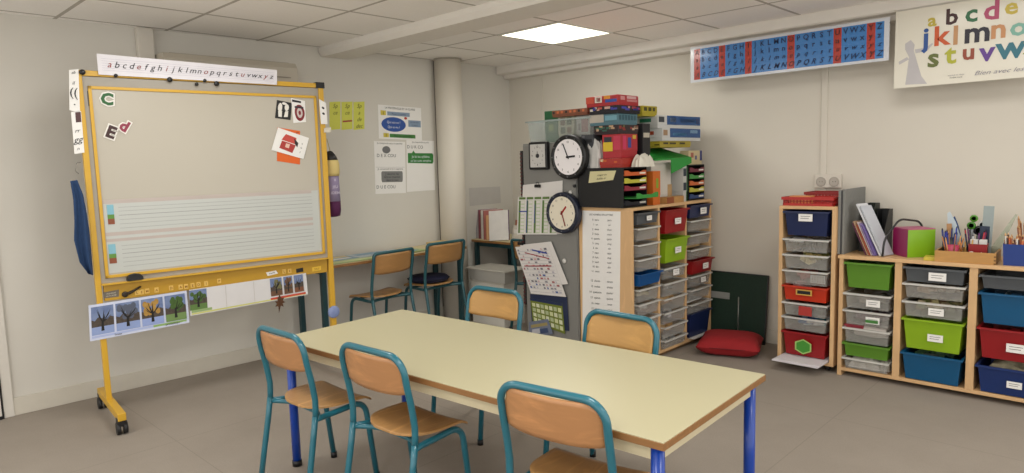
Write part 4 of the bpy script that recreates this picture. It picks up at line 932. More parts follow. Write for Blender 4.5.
lheap(0, .3675, ['#6c4450', '#7c5c68', '#8c8088'], 'plum coloured pieces in the tray with the green and white card', .055, 32)
lheap(1, .5925, ['#c0a890', '#b0906c', '#d0c4b4'], 'pale tan pieces in the clear tray, middle column', .05, 33)
lheap(1, .4725, ['#a89c6c', '#7c8450', '#c4b490', '#a07850'], 'olive and tan pieces heaped in the carded tray above the lime one', .10, 34, .05, 34)
lheap(1, .0645, ['#2c4c34', '#3c5c3c', '#28382c'], 'dark green pieces heaped in the deep blue tray', .19, 35, .07, 40)
lheap(2, .2725, ['#b03030', '#c04040', '#8c2020'], 'red balls and pieces in the deep red tray', .16, 36, .09, 12)
lheap(2, .4825, ['#1c4c70', '#2c6080', '#a8b4bc'], 'blue and grey pieces filling the bright blue tray', .16, 37, .08, 20)
# white rolls and bags
for i in range(2):
    o = MB(M('#d8d0c8', .7, var=.05)).tube([(-.10, 0, 0), (-.05, .004, .003), (.04, 0, 0), (.10, 0, .002)], [.034, .038, .037, .033], 16).build('paper_roll', loc=(LX + .193, 4.84 + i * .085, .318)); tag(o, ['white paper roll at the front of the stuffed clear tray', 'white paper roll behind another in the stuffed clear tray'][i], 'roll', 'white rolls in the low cabinet')
o = MB(M('#8c2434', .5)).box(-.06, .06, -.04, .05, 0, .03, .004).build('pink_box', loc=(LX + .095, 4.84, .33)); tag(o, 'small dark pink box beside the white rolls', 'box')
crumple('plastic_bag', 'crumpled white plastic bag spilling over the bottom left clear tray', 'bag', LX + .165, 4.89, .069, .19, .17, .13, '#cfcac2', 3)
crumple('plastic_bag', 'smaller white bag at the right of the bottom left clear tray', 'bag', LX + .285, 4.88, .069, .06, .12, .13, '#c0bcb4', 4)
cf = M('#c4b898', .8, col2='#20261c', scale=30)
crumple('patterned_cloth', 'cream and dark patterned cloth heaped in the navy tray, bottom right', 'cloth', LX + .967, 4.94, .075, .27, .26, .28, '#b0a080', 5, mat=cf)
# green leaning board and red cushion between the cabinets
bl, brr = uz(706, 322, 0), uz(766, 342, 0)
gb = thing('leaning_board', 'dark green board with black edge leaning on the wall between the cabinets', 'board', (-2.625, 5.205, 0), 0)
gb.rotation_euler = (-.11, 0, -.0)
GW = .35; GZ = .55
MB(M('#0e2a1c', .7, var=.5, scale=60, bump=.1)).box(-GW, GW, 0, .012, .012, GZ, .002).build('panel', gb)
k = MB(BLACK); k.box(-GW - .006, -GW, -.004, .014, 0, GZ + .006).box(GW, GW + .008, -.004, .014, 0, GZ + .006).box(-GW, GW, -.004, .014, GZ, GZ + .008).box(-GW, GW, -.004, .014, 0, .012); k.build('edge_trim', gb)
MB(M('#8a8c88', .5)).box(-.26, .04, -.006, -.0005, .33, .385, .002).build('grey_label_bar', gb)
MB(M('#9a9c98', .3, metal=.6)).tube([(.13, -.006, .08), (.12, -.006, .36)], .005, 8).build('rod', gb)
rc = thing('floor_cushion', 'red square cushion lying on the floor in front of the green board', 'cushion', (-2.39, 4.86, 0), .35)
mb, top = pillow(.46, .42, .15)
mb.use(M('#8e1218', .85, var=.12, scale=30, bump=.15)).grid(top(1), 24, 24).grid(top(-1), 24, 24).build('cover', rc)
MB(M('#6a0c12', .9)).tube([(math.copysign(1, math.cos(a)) * .225 * abs(math.cos(a)) ** .35, math.copysign(1, math.sin(a)) * .205 * abs(math.sin(a)) ** .35, .075) for a in [2 * PI * i / 48 for i in range(48)]], .004, 6, closed=True).build('piping', rc)

# ------------------------------------------------------------------ things standing on the tall cabinet
CT = 1.1655
def stationery(label, x, y, z, rz, w_, d_, h, cols, openi=None, group='drawer units on the tall cabinet'):
    """black drawer unit, front at local y = 0"""
    t_ = thing('drawer_unit', label, 'drawer unit', (x, y, z), rz, group); BK = M('#08080a', .55)
    mb = MB(BK); mb.box(-w_/2, -w_/2 + .008, .0, d_, 0, h, .002).box(w_/2 - .008, w_/2, .0, d_, 0, h, .002).box(-w_/2 + .008, w_/2 - .008, 0, d_, h - .008, h).box(-w_/2 + .008, w_/2 - .008, 0, d_, 0, .008).box(-w_/2 + .008, w_/2 - .008, d_ - .006, d_, .008, h - .008); mb.build('casing', t_)
    n = len(cols); p = (h - .02) / n
    for i, c in enumerate(cols):
        z1 = h - .01 - i * p; pull = .10 if i == openi else 0; m_ = M(c, .4)
        mb = MB(m_); fz0, fz1 = z1 - p + .004, z1 - .012
        mb.slab([(-w_/2 + .012, -.004 - pull, fz0), (w_/2 - .012, -.004 - pull, fz0), (w_/2 - .012, -.004 - pull, fz1), (w_/2 - .05, -.004 - pull, fz1), (w_/2 - .09, -.004 - pull, fz1 - .012), (-w_/2 + .09, -.004 - pull, fz1 - .012), (-w_/2 + .05, -.004 - pull, fz1), (-w_/2 + .012, -.004 - pull, fz1)], (0, .004, 0), 1)
        mb.box(-w_/2 + .014, w_/2 - .014, -pull, d_ - .012 - pull, fz0, fz0 + .003)
        dr = mb.build('drawer', t_)
        if i != openi: MB(WHITE).box(w_/2 - .10, w_/2 - .025, -.0055 - pull, -.0042 - pull, fz0 + .01, fz0 + .022).build('label_strip', dr)
    return t_
U1 = stationery('near black drawer unit on the tall cabinet, its light green drawer pulled out', -2.765, 4.14, CT, PI/2, .30, .40, .285, ['#c2561e', '#b9b43a', '#8a2438', '#2f8a3a', '#161c2a'], 3)
U2 = stationery('black drawer unit at the far end of the tall cabinet, five closed coloured drawers', -2.765, 5.02, CT, PI/2, .255, .40, .285, ['#6c1c34', '#3c8a3c', '#c2602c', '#b9b43c', '#1c3a6c'])
UF = Frame(0, 3.988, 0)
sheet('paper_note', 'creased yellowish handwritten note on the side of the near black drawer unit', 'note', UF, ((590, 171.5), (616, 170.5), (613, 180), (588.5, 183)), -.001, M('#cfc79a', .7), None, [('t', 'ranger les', .5, .55, .2, INK, .3), ('t', 'feuilles ici', .5, .2, .2, INK, .3)])
def Zc_(v, u=620, y=4.0): return uy(u, v, y).z
def box_game(name, label, x, y, z, w_, d_, h, rz, body, lid=None, art=(), arts=(), group=None, rnd_=0, cat='box'):
    """box with base and lid; art on front (-y face), arts on side (+x face): (a0, a1, b0, b1, mat)"""
    t_ = thing(name, label, cat, (x, y, z), rz, group); a, b_ = w_/2, d_/2; lh = h * .72
    MB(body).box(-a + .003, a - .003, -b_ + .003, b_ - .003, 0, h * .5, .001).build('base', t_)
    l_ = MB(lid or body).box(-a, a, -b_, b_, h - lh, h, min(.003 + rnd_, h * .3)).build('lid', t_)
    k = MB(); z0 = h - lh
    for (p, q, r, s, m_) in art: k.use(m_).box(-a + p * w_, -a + q * w_, -b_ - .0008, -b_ - .0001, z0 + r * lh, z0 + s * lh)
    for (p, q, r, s, m_) in arts: k.use(m_).box(a + .0001, a + .0008, -b_ + p * d_, -b_ + q * d_, z0 + r * lh, z0 + s * lh)
    if art or arts: k.build('printed_design', l_)
    return t_
def patches(seed, cols, n=8, lo=.06):
    r = random.Random(seed); out = []
    for i in range(n):
        a, b_ = r.uniform(0.02, .85), r.uniform(.08, .6); out.append((a, min(.98, a + r.uniform(.06, .22)), b_, min(.94, b_ + r.uniform(.2, .45)), M(r.choice(cols), .45)))
    return out
T1 = CT + .2855
gg = 'boxed games piled on the near drawer unit'
def zz(v): return Zc_(v, 620, 4.02)
lv = [zz(v) for v in (162.5, 158, 133.5, 124, 112.5, 104.5, 93.5)]
lv[0] = T1 + .0005
x_, y_ = -2.955, 4.155
box_game('game_box', 'thin red box lying directly on the near drawer unit', -2.89, 4.13, lv[0], .19, .24, lv[1] - lv[0] - .001, .05, M('#a02418', .45), None, patches(1, ['#d8c8a0', '#c25a1c'], 3), patches(2, ['#c27a2c'], 2), gg)
box_game('game_box', 'tall red puzzle box with yellow and blue shapes in the middle of the pile', -2.90, 4.15, lv[1], .16, .22, lv[2] - lv[1] - .001, .04, M('#a8222c', .45), None,
         [(.05, .55, .02, .55, M('#d2b428', .45)), (.1, .5, .55, .85, M('#1c1c2c', .45)), (.6, .95, .1, .9, M('#b82c48', .45))], [(.1, .3, .1, .9, M('#c2305c', .45)), (.4, .6, .2, .8, M('#30408c', .45)), (.7, .95, .1, .7, M('#a82430', .45)), (.7, .9, .72, .95, M('#c8b040', .45))], gg)
box_game('game_box', 'dark patterned game box above the tall red puzzle box', x_ + .02, y_, lv[2], .22, .24, lv[3] - lv[2] - .001, -.03, M('#2c1c20', .45), None, patches(3, ['#a84030', '#c0a080', '#2c6050'], 9), patches(4, ['#8c3028', '#6c7040', '#c0a890'], 10), gg)
box_game('game_box', 'teal and white game box in the upper pile', x_ - .01, y_ + .01, lv[3], .25, .25, lv[4] - lv[3] - .001, .02, M('#4f7480', .45), None, [(.0, .5, .0, 1, M('#b8b0a4', .45)), (.55, .95, .2, .8, M('#6fa0b0', .45))], [(.05 + i * .15, .15 + i * .15, .2, .8, M('#28505c', .45)) for i in range(6)], gg)
box_game('game_box', 'black game box with colourful figures, second from the top of the pile', x_ + .01, y_, lv[4], .26, .27, lv[5] - lv[4] - .001, -.02, M('#14121c', .45), None, patches(5, ['#c8a090', '#3c3c9c', '#c05c50', '#d8d0c0'], 10), patches(6, ['#a8404c', '#4040a0', '#c89488'], 10), gg)
box_game('game_box', 'large red game box with rounded corner topmost in the pile', x_ - .01, y_, lv[5], .28, .27, lv[6] - lv[5] - .001, .03, M('#a8242a', .4), None, [(.0, .25, .05, .95, M('#c24a34', .45)), (.28, .5, .1, .9, M('#d8cfc4', .45)), (.33, .45, .25, .75, M('#a02020', .45)), (.56, .75, .5, .95, M('#d88c28', .45)), (.6, .95, .05, .45, M('#2c4c9c', .45))],
         [(.1, .3, .3, .8, M('#c88c8c', .45)), (.4, .85, .5, .85, M('#d0a8a8', .45)), (.4, .9, .12, .4, M('#c27c7c', .45))], gg, .012)
box_game('game_box', 'yellow box with dark lettering marks wedged behind the pile', -2.93, 4.44, zz(117) + .02, .20, .20, .075, 0, M('#a89a24', .45), None, [], [(.1, .3, .3, .8, M('#3c3810', .45)), (.4, .6, .3, .8, M('#3c3810', .45)), (.7, .85, .3, .8, M('#3c3810', .45))])
box_game('game_box', 'black upright box right of the red puzzle box', -2.90, 4.36, T1 + .001 + .0, .18, .10, .315, 0, M('#1c1c20', .5), None, [], [(.1, .9, .55, .7, M('#b8b0a0', .5))])
box_game('orchestra_box', 'long orange and black box lying over the clear crate', -3.33, 4.22, zz(117) + .045, .34, .24, .05, .02, M('#7c4830', .5), None, [(.02 + i * .12, .08 + i * .12, .3, .8, M('#c2683c' if i % 3 else '#1c1818', .5)) for i in range(8)], patches(9, ['#241c1c'], 3), None, cat='box') .name = 'game_box.020'
SC = 1.6555
cr = thing('clear_crate', 'clear plastic crate on top of the steel cabinet, filled with books and papers', 'crate', (-3.53, 4.045, SC), 0)
CW = uy(591, 128, 4.05).x - uy(528, 128, 4.05).x; ch_h = uy(560, 119, 4.05).z - SC
cr.location.x = (uy(591, 128, 4.05).x + uy(528, 128, 4.05).x) / 2
tub(MB(M('#b9c0bc', .25, alpha=.28)), CW, .34, ch_h - .002, .94).build('tub', cr); rimbar(MB(M('#b9c4c2', .3, alpha=.7)), CW, .34, ch_h).build('rim', cr)
cxx = cr.location.x
box_game('picture_book', 'dark green book standing in the left of the clear crate', cxx - .17, 4.20, SC + .004, .15, .05, .25, .02, M('#16502c', .5), None, [(.3, .6, .1, .4, M('#7c8c4c', .5))], cat='book')
box_game('picture_book', 'pale book with small framed pictures standing in the clear crate', cxx - .02, 4.19, SC + .004, .16, .04, .20, 0, M('#b9b49c', .5), None, [(.15, .45, .5, .9, M('#6c4c34', .5)), (.55, .85, .5, .9, M('#4c5c3c', .5)), (.15, .45, .05, .4, M('#44543c', .5)), (.55, .85, .05, .4, M('#7c5c3c', .5))], cat='book')
box_game('picture_book', 'white book with red drawing standing at the right of the clear crate', cxx + .165, 4.19, SC + .004, .17, .04, .19, -.05, M('#c2bcb8', .5), None, [(.3, .7, .1, .8, M('#b06c6c', .5)), (.1, .25, .2, .6, M('#8c7c7c', .5))], cat='book')
crumple('plastic_bag', 'pale bluish plastic bag bulging out of the left end of the crate', 'bag', cxx - .20, 4.31, SC + .006, .12, .10, .34, '#9fb4bc', 11)
box_game('game_box', 'white and black box leaning in the middle of the crate', cxx - .02, 4.33, SC + .006, .20, .08, .20, 0, M('#c0bcb4', .5), None, patches(12, ['#1c1c1c', '#2c2c34'], 6))
box_game('game_box', 'dark grey box between the crate and the game pile', -3.10, 4.12, T1 + .13, .11, .2, .115, 0, M('#3c3e42', .5), None, [(.1, .9, .3, .6, M('#1c1c20', .5)), (.05, .3, .7, .9, M('#6c6c70', .5))])
crumple('plastic_bag', 'crumpled white plastic bag squeezed beneath the dark grey box', 'bag', -3.05, 4.05, T1 + .001, .13, .09, .30, '#bcbab6', 13)
o = MB(M('#55575a', .5)).box(-.13, -.01, 0, .01, 0, .14, .002).build('grey_folder', loc=(-3.06, 3.998, T1 + .0005)); tag(o, 'dark grey folder standing on the near drawer unit behind the large clock', 'folder')
crumple('crumpled_paper', 'crumpled white paper heap at the edge of the near drawer unit', 'paper', -2.75, 4.215, T1 + .001, .085, .18, .13, '#d6d2c4', 14)
# green lidded box, between the drawer units
gl = thing('lidded_box', 'open white cardboard box with green inside lid between the drawer units', 'box', (-2.93, 4.60, CT), PI/2)
wq = M('#c8c2b8', .5); gq = M('#1f8a34', .45)
MB(wq).box(-.18, .10, -.12, -.112, .0, .31, .001).box(-.18, -.172, -.112, .14, .03, .28).box(.092, .10, -.112, .14, .03, .28).build('wall_panel', gl)
mb = MB(gq).grid(lambda i, j: tuple(Vector((-.21, -.17, .325)) * (1-i) * (1-j) + Vector((.27, -.20, .335)) * i * (1-j) + Vector((.29, .08, .415)) * i * j + Vector((-.17, .10, .405)) * (1-i) * j), 2, 2, (0, 0, .012), smooth=False)
mb.slab([(.27, -.20, .345), (.27, -.20, .30), (-.0, -.18, .225), (.0, -.18, .335)], (0, -.004, 0), 1).build('lid', gl)
MB(M('#b59468', .5)).box(.05, .11, -.1225, -.1205, .05, .14).build('label_picture', gl)
o = box_game('orange_box', 'orange upright box with green figure beside the white open box', -2.77, 4.385, CT, .06, .10, .25, 0, M('#c2621c', .5), None, [], [(.4, .7, .3, .7, M('#7c9c2c', .5))])
o = box_game('box_file', 'white and black upright file right of the open white box', -2.80, 4.79, CT, .12, .055, .28, 0, M('#b8b8b4', .5), None, [], [(.1, .9, .05, .35, M('#1c2c3c', .5)), (.1, .9, .6, .9, M('#1c2c3c', .5))], cat='file')
o = box_game('box_file', 'dark green upright file against the far drawer unit', -2.83, 4.85, CT, .14, .045, .275, 0, M('#124c24', .5), None, [], [], cat='file')
bx_ = thing('wooden_box', 'small plain wooden box at the front edge, between the drawer units', 'box', (-2.755, 4.62, CT), PI/2)
MB(M('#b98a50', .5, 'wood', var=.1)).box(-.12, .13, -.03, .03, 0, .05, .002).build('body', bx_); MB(M('#8a4a24', .5)).box(-.12, -.02, -.0315, -.0302, .002, .048).build('dark_panel', bx_)
# yellow box and two jigsaw boxes on the right
ax = -2.94; 
zy0_, zy1_ = ux(672, 146, -2.80).z, ux(672, 138.5, -2.80).z
box_game('game_box', 'long yellow box under the two blue and white boxes', ax, 4.76, T1 + .140, .28, .46, .048, .0, M('#a2912c', .45), None, patches(15, ['#2c2810'], 3), [(.1, .25, .3, .7, M('#2c2810', .45)), (.3, .5, .3, .7, M('#2c2810', .45)), (.62, .8, .3, .7, M('#2c2810', .45))])
zt2 = T1 + .1895
JW = M('#c9cac8', .45); JB = M('#1c4c84', .4)
box_game('jigsaw_box', 'blue and white box, lower of the two on the yellow box', ax, 4.84, zt2, .30, .62, .096, .03, JW, JW, [(.1, .35, .2, .8, M('#5c7c4c', .45)), (.5, .75, .3, .7, M('#a84c30', .45))], [(.02, .12, .2, .8, M('#9c7c5c', .45)), (.18, .98, .0, 1, JB), (.25, .6, .2, .5, M('#4c84b0', .45)), (.7, .9, .5, .85, M('#7ca0c0', .45))], 'blue and white boxes', cat='box')
box_game('jigsaw_box', 'blue and white box with red figure, topmost on the right pile', ax - .01, 4.83, zt2 + .097, .30, .62, .096, -.03, JW, JW, [(.08, .3, .2, .8, M('#3c5c7c', .45)), (.45, .8, .3, .7, M('#2c7c5c', .45))], [(.02, .14, .25, .85, M('#343c44', .45)), (.2, .98, .0, 1, JB), (.28, .4, .3, .8, M('#b8c4cc', .45)), (.5, .85, .3, .7, M('#4c4c6c', .45)), (.88, .96, .2, .8, M('#b04030', .45))], 'blue and white boxes', cat='box')
box_game('card_box', 'cream card box with red and blue marks standing on the far drawer unit', -2.82, 5.03, T1 + .0005, .08, .22, .112, 0, M('#c2b28c', .5), None, [], [(.15, .35, .3, .8, M('#a05c4c', .5)), (.45, .6, .1, .5, M('#5c5c7c', .5)), (.82, .97, .0, 1, M('#1c2c6c', .5))])

# ------------------------------------------------------------------ things on the right units
TT = 1.1505
def basket(label, x, y, z, rz, w_, d_, h, col):
    t_ = thing('plastic_basket', label, 'basket', (x, y, z), rz, 'red baskets'); m_ = M(col, .4); mb = MB(m_); a, b_ = w_/2, d_/2
    mb.box(-a, a, -b_, b_, 0, .004)
    for (p, q, r, s, ax_) in ((-a, a, -b_, -b_ + .004, 'x'), (-a, a, b_ - .004, b_, 'x'), (-a, -a + .004, -b_, b_, 'y'), (a - .004, a, -b_, b_, 'y')):
        mb.box(p, q, r, s, .004, .018); mb.box(p, q, r, s, h * .48, h * .55)
        ln_ = (q - p) if ax_ == 'x' else (s - r); n_ = int(ln_ / .022)
        for i in range(n_):
            c = i * ln_ / n_ + .004
            if ax_ == 'x': mb.box(p + c, p + c + .009, r, s, .018, h - .012)
            else: mb.box(p, q, r + c, r + c + .009, .018, h - .012)
    mb.build('slotted_body', t_)
    mb = MB(m_); rimbar(mb, w_, d_, h, -b_, .008, .012); mb.build('rim', t_); return t_
basket('red slotted plastic basket at the front of the narrow trolley top', -1.80, 4.90, TT, .0, .34, .20, .062, '#a81c14')
basket('dark red slotted basket behind the front one on the narrow trolley', -1.775, 5.13, TT, -.0, .26, .18, .085, '#8a1614')
o = MB(M('#d08a4c', .6)).box(-.07, .07, -.05, .05, 0, .06, .004).build('orange_box', loc=(-1.88, 4.91, TT + .0045)); tag(o, 'pale orange box inside the front red basket', 'box')
# wall socket plate
sx_, sz_ = RW.px(828, 181, -.02)
so = thing('wall_socket', 'white double power socket on the wall behind the red baskets', 'socket', (sx_, 5.298, sz_), 0)
MB(M('#cfc8bc', .4)).box(-.095, .095, -.028, 0, -.05, .05, .005).build('plate', so)
for xx in (-.047, .047):
    MB(M('#aaa398', .4)).lathe([(.034, -.029), (.036, -.031), (.030, -.031), (.028, -.0285), (.001, -.0285)], (xx, 0, -.005), 24, 'y').build('socket_ring', so)
    MB(BLACK).cyl((xx - .009, -.0292, -.005), .003, .001, 'y', 8).cyl((xx + .009, -.0292, -.005), .003, .001, 'y', 8).build('pin_hole', so)
LT = .8265
FEL = M('#7c7c78', .95, var=.15, scale=80, bump=.2)
fb = thing('felt_organizer', 'grey felt panel organizer standing at the left end of the low cabinet', 'organizer', (-1.582, 4.82, LT), 0)
zf = uy(840, 190, 4.83).z - LT
MB(FEL).box(-.022, -.006, 0, .44, 0, zf, .003).box(.004, .018, .006, .435, 0, zf + .004, .003).build('felt_panel', fb)
MB(M('#3c3c3e', .6)).box(-.005, .003, .004, .43, .0, zf - .006).build('dark_core', fb)
def magfile(label, x, y, rz, w_, d_, h, col, lean=0, group='files on the low cabinet'):
    t_ = thing('magazine_file', label, 'file', (x, y, LT), rz, group); t_.rotation_euler = (0, lean, rz); m_ = M(col, .45); a = w_/2
    prof = [(0, 0), (d_, 0), (d_, h), (d_ * .55, h), (0, h * .45)]
    mb = MB(m_)
    for s in (-a, a - .003): mb.slab([(s, y0, z0) for y0, z0 in prof], (.003, 0, 0), 1)
    mb.build('side', t_)
    MB(m_).box(-a + .003, a - .003, d_ - .003, d_, .003, h).box(-a + .003, a - .003, 0, .003, .003, h * .45).box(-a + .003, a - .003, 0, d_, 0, .003).build('spine', t_); return t_
magfile('dark green-black magazine file next to the grey felt organizer', -1.505, 5.04, 0, .065, .23, .325, '#121c16')
def folder(label, x, y, w_, h, col, lean, rz=-.25, th=.006, z=LT + .003, ycol=None):
    t_ = thing('paper_folder', label, 'folder', (x, y, z), rz, 'folders leaning on the low cabinet'); t_.rotation_euler = (0, lean, rz)
    MB(M(col, .55, var=.05)).box(-th/2, th/2, 0, w_, 0, h, .001).build('cover', t_)
    MB(M('#cfcac0', .7)).box(-th/2 - .002, -th/2 - .0001, .004, w_ - .002, .003, h - .004).build('paper_sheets', t_); return t_
ff = [('#5c2c44', .21, 'dark plum folder, leftmost in the leaning row'), ('#a8886c', .225, 'beige folder second in the leaning row'), ('#a04c2c', .20, 'rust orange folder third in the leaning row'), ('#b8a8a8', .22, 'pale pink-grey folder fourth in the leaning row'), ('#8a78a8', .21, 'lilac folder fifth in the leaning row'), ('#6c5c94', .20, 'violet folder just before the white ones')]
for i, (c, h_, lab) in enumerate(ff): folder(lab, -1.43 + i * .0115, 4.84, .15, h_ + .02, c, -.45)
folder('tall white folder leaning left over the coloured ones', -1.347, 4.85, .12, .375, '#cfd0d4', -.47, -.25, .010)
folder('second tall grey-white folder right behind the first white one', -1.329, 4.85, .12, .36, '#b8bcc4', -.47, -.25, .010)
magfile('black magazine file right of the leaning white folders', -1.425, 5.085, 0, .07, .19, .285, '#101214')
o = MB(M('#2a2a2c', .5)).tube(fillet([(-1.315, 4.79, LT + .008), (-1.31, 4.80, LT + .12), (-1.27, 4.98, LT + .24), (-1.19, 5.17, LT + .21), (-1.16, 5.22, LT + .01)], .05), .007, 8).build('black_cable', loc=(0, 0, 0)); tag(o, 'thick black curved cable behind the pink and green cube', 'cable')
cu = thing('cube_box', 'cube-shaped box with magenta and lime green faces on the low cabinet', 'box', (-1.19, 5.0, LT), math.radians(44))
s_ = .087; H2 = .178
MB(M('#7cab1c', .35, coat=.2)).slab([(-s_, -s_, 0), (s_, -s_, 0), (s_, -s_, H2), (-s_, -s_, H2)], (0, .004, 0), 1).build('green_face', cu)
MB(M('#8c1250', .35, coat=.2)).slab([(-s_, -s_ + .0045, 0), (-s_, s_, 0), (-s_, s_, H2), (-s_, -s_ + .0045, H2)], (.004, 0, 0), 1).build('magenta_face', cu)
MB(M('#b04c74', .4)).box(-s_, s_, -s_, s_, H2 + .0002, H2 + .006, .001).build('top_face', cu)
MB(M('#7cab1c', .35)).box(-s_ + .004, s_, s_ - .004, s_, 0, H2).box(s_ - .004, s_, -s_ + .0045, s_ - .004, 0, H2).build('rear_face', cu)
o = MB(M('#c2b03c', .5)).box(-.07, .07, -.05, .05, 0, .022, .002).build('yellow_box', loc=(-1.02, 4.86, LT), rz=.1); tag(o, 'flat yellow box just right of the magenta and green cube', 'box')
# finger-jointed wooden tray
wt = thing('wooden_tray', 'open pale wooden tray with finger joints holding the pen pots', 'tray', (-.875, 4.93, LT), .05); ww, dd, hh = .155, .13, .068
WOODT = M('#b98a4c', .5, 'wood', var=.1)
MB(WOODT).box(-ww, ww, -dd, -dd + .01, 0, hh, .001).build('front_panel', wt); MB(WOODT).box(-ww, ww, dd - .01, dd, 0, hh, .001).build('rear_panel', wt)
MB(M('#a87a40', .5, 'wood', var=.1)).box(-ww, -ww + .01, -dd + .0101, dd - .0101, 0, hh).build('side_panel', wt); MB(M('#a87a40', .5, 'wood', var=.1)).box(ww - .01, ww, -dd + .0101, dd - .0101, 0, hh).build('side_panel', wt)
MB(WOODT).box(-ww + .0101, ww - .0101, -dd + .0101, dd - .0101, .0, .005).build('bottom_panel', wt)
k = MB(M('#6c4a24', .6))
for q in range(0, 6, 2): k.box(ww - .010, ww + .0006, -dd - .0006, -dd + .0002, q * .0105, q * .0105 + .0095)
k.build('finger_joint', wt)
def pot(name, label, x, y, z, r, h, col, square=False, word=None):
    t_ = thing(name, label, 'pot', (x, y, z), .1); m_ = M(col, .4)
    if square:
        mb = MB(m_); tub(mb, r * 2, r * 2, h, .9, -r, .003); mb.build('body', t_)
    else: MB(m_).lathe([(.001, 0), (r * .9, 0), (r, h), (r - .003, h), (r * .88, .004), (.001, .004)]).build('body', t_)
    k = MB(M('#d8d4cc', .5))
    if word:
        k.text(word, lambda a, b_: (a * .042, -r - .0012 if square else -math.sqrt(max(1e-6, (r + .001) ** 2 - (a * .042) ** 2)), h * .3 + b_ * .042), 1, .2, .02); k.build('lettering', t_)
    else: k.b.free()
    return t_
def sticks(x, y, z, r, n, h, cols, lab, seed, name='pencil', cat='pencil', grp=None, rad=.0035, wide=.35):
    rnd = random.Random(seed)
    for i in range(n):
        c = cols[i % len(cols)]; an = 2 * PI * i / n + rnd.uniform(-.2, .2); bx_, by_ = r * .5 * math.cos(an), r * .5 * math.sin(an); tx_, ty_ = bx_ * (1 + wide * 2.2) , by_ * (1 + wide * 2.2)
        hh_ = h * rnd.uniform(.82, 1.1); t_ = thing(name, lab, cat, (x + bx_, y + by_, z), 0, grp)
        v = Vector((tx_ - bx_, ty_ - by_, hh_))
        MB(M(c, .4)).tube([(0, 0, 0), v * .93], rad, 6).build('barrel', t_)
        MB(M('#c9a070' if name == 'pencil' else '#18181c', .5)).tube([v * .93, v], [rad, rad * .25], 6).build('tip', t_)
WZ = LT + .0055
pot('pen_pot', 'dark grey pen pot at the left back of the wooden tray', -0.985, 4.97, WZ, .036, .125, '#2c3034')
sticks(-0.985, 4.97, WZ + .006, .05, 9, .18, ['#1c2c8c', '#22348c', '#1c2c6c'], 'blue felt pen in the dark grey pot', 41, 'felt_pen', 'pen', 'blue pens in the dark grey pot', .0045, .3)
pot('pen_pot', 'pink pot at the front of the wooden tray', -0.948, 4.885, WZ, .034, .09, '#b83c5c')
sticks(-0.948, 4.885, WZ + .006, .05, 6, .165, ['#b07040', '#c89058', '#8c5c3c'], 'wooden pencil fanned out in the pink pot', 42, 'pencil', 'pencil', 'pencils in the pink pot', .0038, .6)
pot('cutlery_box', 'dark red square pot with white writing in the wooden tray', -0.820, 4.915, WZ, .048, .105, '#8c1218', True, 'Craies').name = 'pen_pot.010'
for i, (dx_, c) in enumerate(((-.022, 'left'), (.024, 'right'))):
    o = MB(M('#d2d0cc', .5)).box(-.02, .02, -.014, .014, 0, .05, .004).build('white_eraser', loc=(-0.820 + dx_, 4.915, WZ + .080)); tag(o, 'white block standing in the dark red pot, %s one of two' % c, 'eraser', 'white blocks in the dark red pot')
pot('pen_pot', 'dark round pot at the back of the wooden tray holding tall tools', -0.855, 5.015, WZ, .036, .11, '#1c2030')
sticks(-0.855, 5.015, WZ + .006, .06, 12, .175, ['#5c1c5c', '#a82430', '#1c2c4c', '#2c2c2c', '#c8c8c8'], 'dark coloured pen in the round pot behind the red one', 43, 'felt_pen', 'pen', 'pens in the rear round pot', .0045, .4)
sticks(-0.880, 4.93, WZ + .001, .05, 6, .13, ['#b8601c', '#c87a2c', '#c89c4c'], 'orange-brown pencil standing loose between the pots', 44, 'pencil', 'pencil', 'loose pencils in the wooden tray', .004, .5)
def ruler(label, x, y, z, w_, h, col, lean, rz=0, alpha=1, prof=None, name='ruler', cat='ruler'):
    o = MB(M(col, .3, alpha=alpha)); o.slab([(p * w_, 0, q * h) for p, q in (prof or [(-.5, 0), (.5, 0), (.5, 1), (-.5, 1)])], (0, .003, 0), 1)
    o = o.build(name, loc=(x, y, z)); o.rotation_euler = (0, lean, rz); return tag(o, label, cat)
cp_ = [(-.5, 0), (.5, 0), (.55, .4), (.3, .75), (-.1, 1), (-.35, .97), (-.5, .6)]
ruler('white and blue curved set square standing tall in the tray', -0.950, 5.045, WZ, .06, .29, '#b8c4cc', -.16, 0, 1, cp_, 'set_square', 'set square')
ruler('dark blue curved blade beside the white set square', -0.935, 5.05, WZ, .035, .26, '#1c3c6c', -.14, 0, 1, cp_, 'set_square', 'set square')
ruler('pale wooden ruler at the left of the tall tools', -0.990, 5.03, WZ, .028, .21, '#b08458', -.05)
ruler('tall transparent grey ruler upright in the rear pot', -0.805, 5.045, WZ, .055, .325, '#a8b4b4', .03, 0, .7)
ruler('clear triangle leaning right at the back of the tray', -0.775, 5.05, WZ, .07, .30, '#b0b8a0', .30, 0, .5, [(-.5, 0), (.3, 0), (.5, 1), (.35, 1)], 'set_square', 'set square')
ruler('dark navy ruler in front of the transparent one', -0.815, 5.04, WZ, .05, .20, '#1c2c44', .02)
sc_ = thing('scissors', 'scissors with green handles standing up behind the pots', 'scissors', (-0.885, 5.055, WZ + .06), 0)
MB(M('#4c8c1c', .4)).lathe([(.013, -.005), (.022, -.004), (.022, .004), (.013, .005), (.013, -.005)], (.012, 0, .185), 20, 'y').build('handle', sc_); MB(M('#3c7a1c', .4)).lathe([(.014, -.005), (.024, -.004), (.024, .004), (.014, .005), (.014, -.005)], (.0, 0, .14), 20, 'y').build('handle', sc_)
MB(M('#8c9094', .3, metal=.8)).slab([(-.006, 0, 0), (.008, 0, 0), (.012, 0, .13), (-.008, 0, .13)], (0, .003, 0), 1).build('blade', sc_)
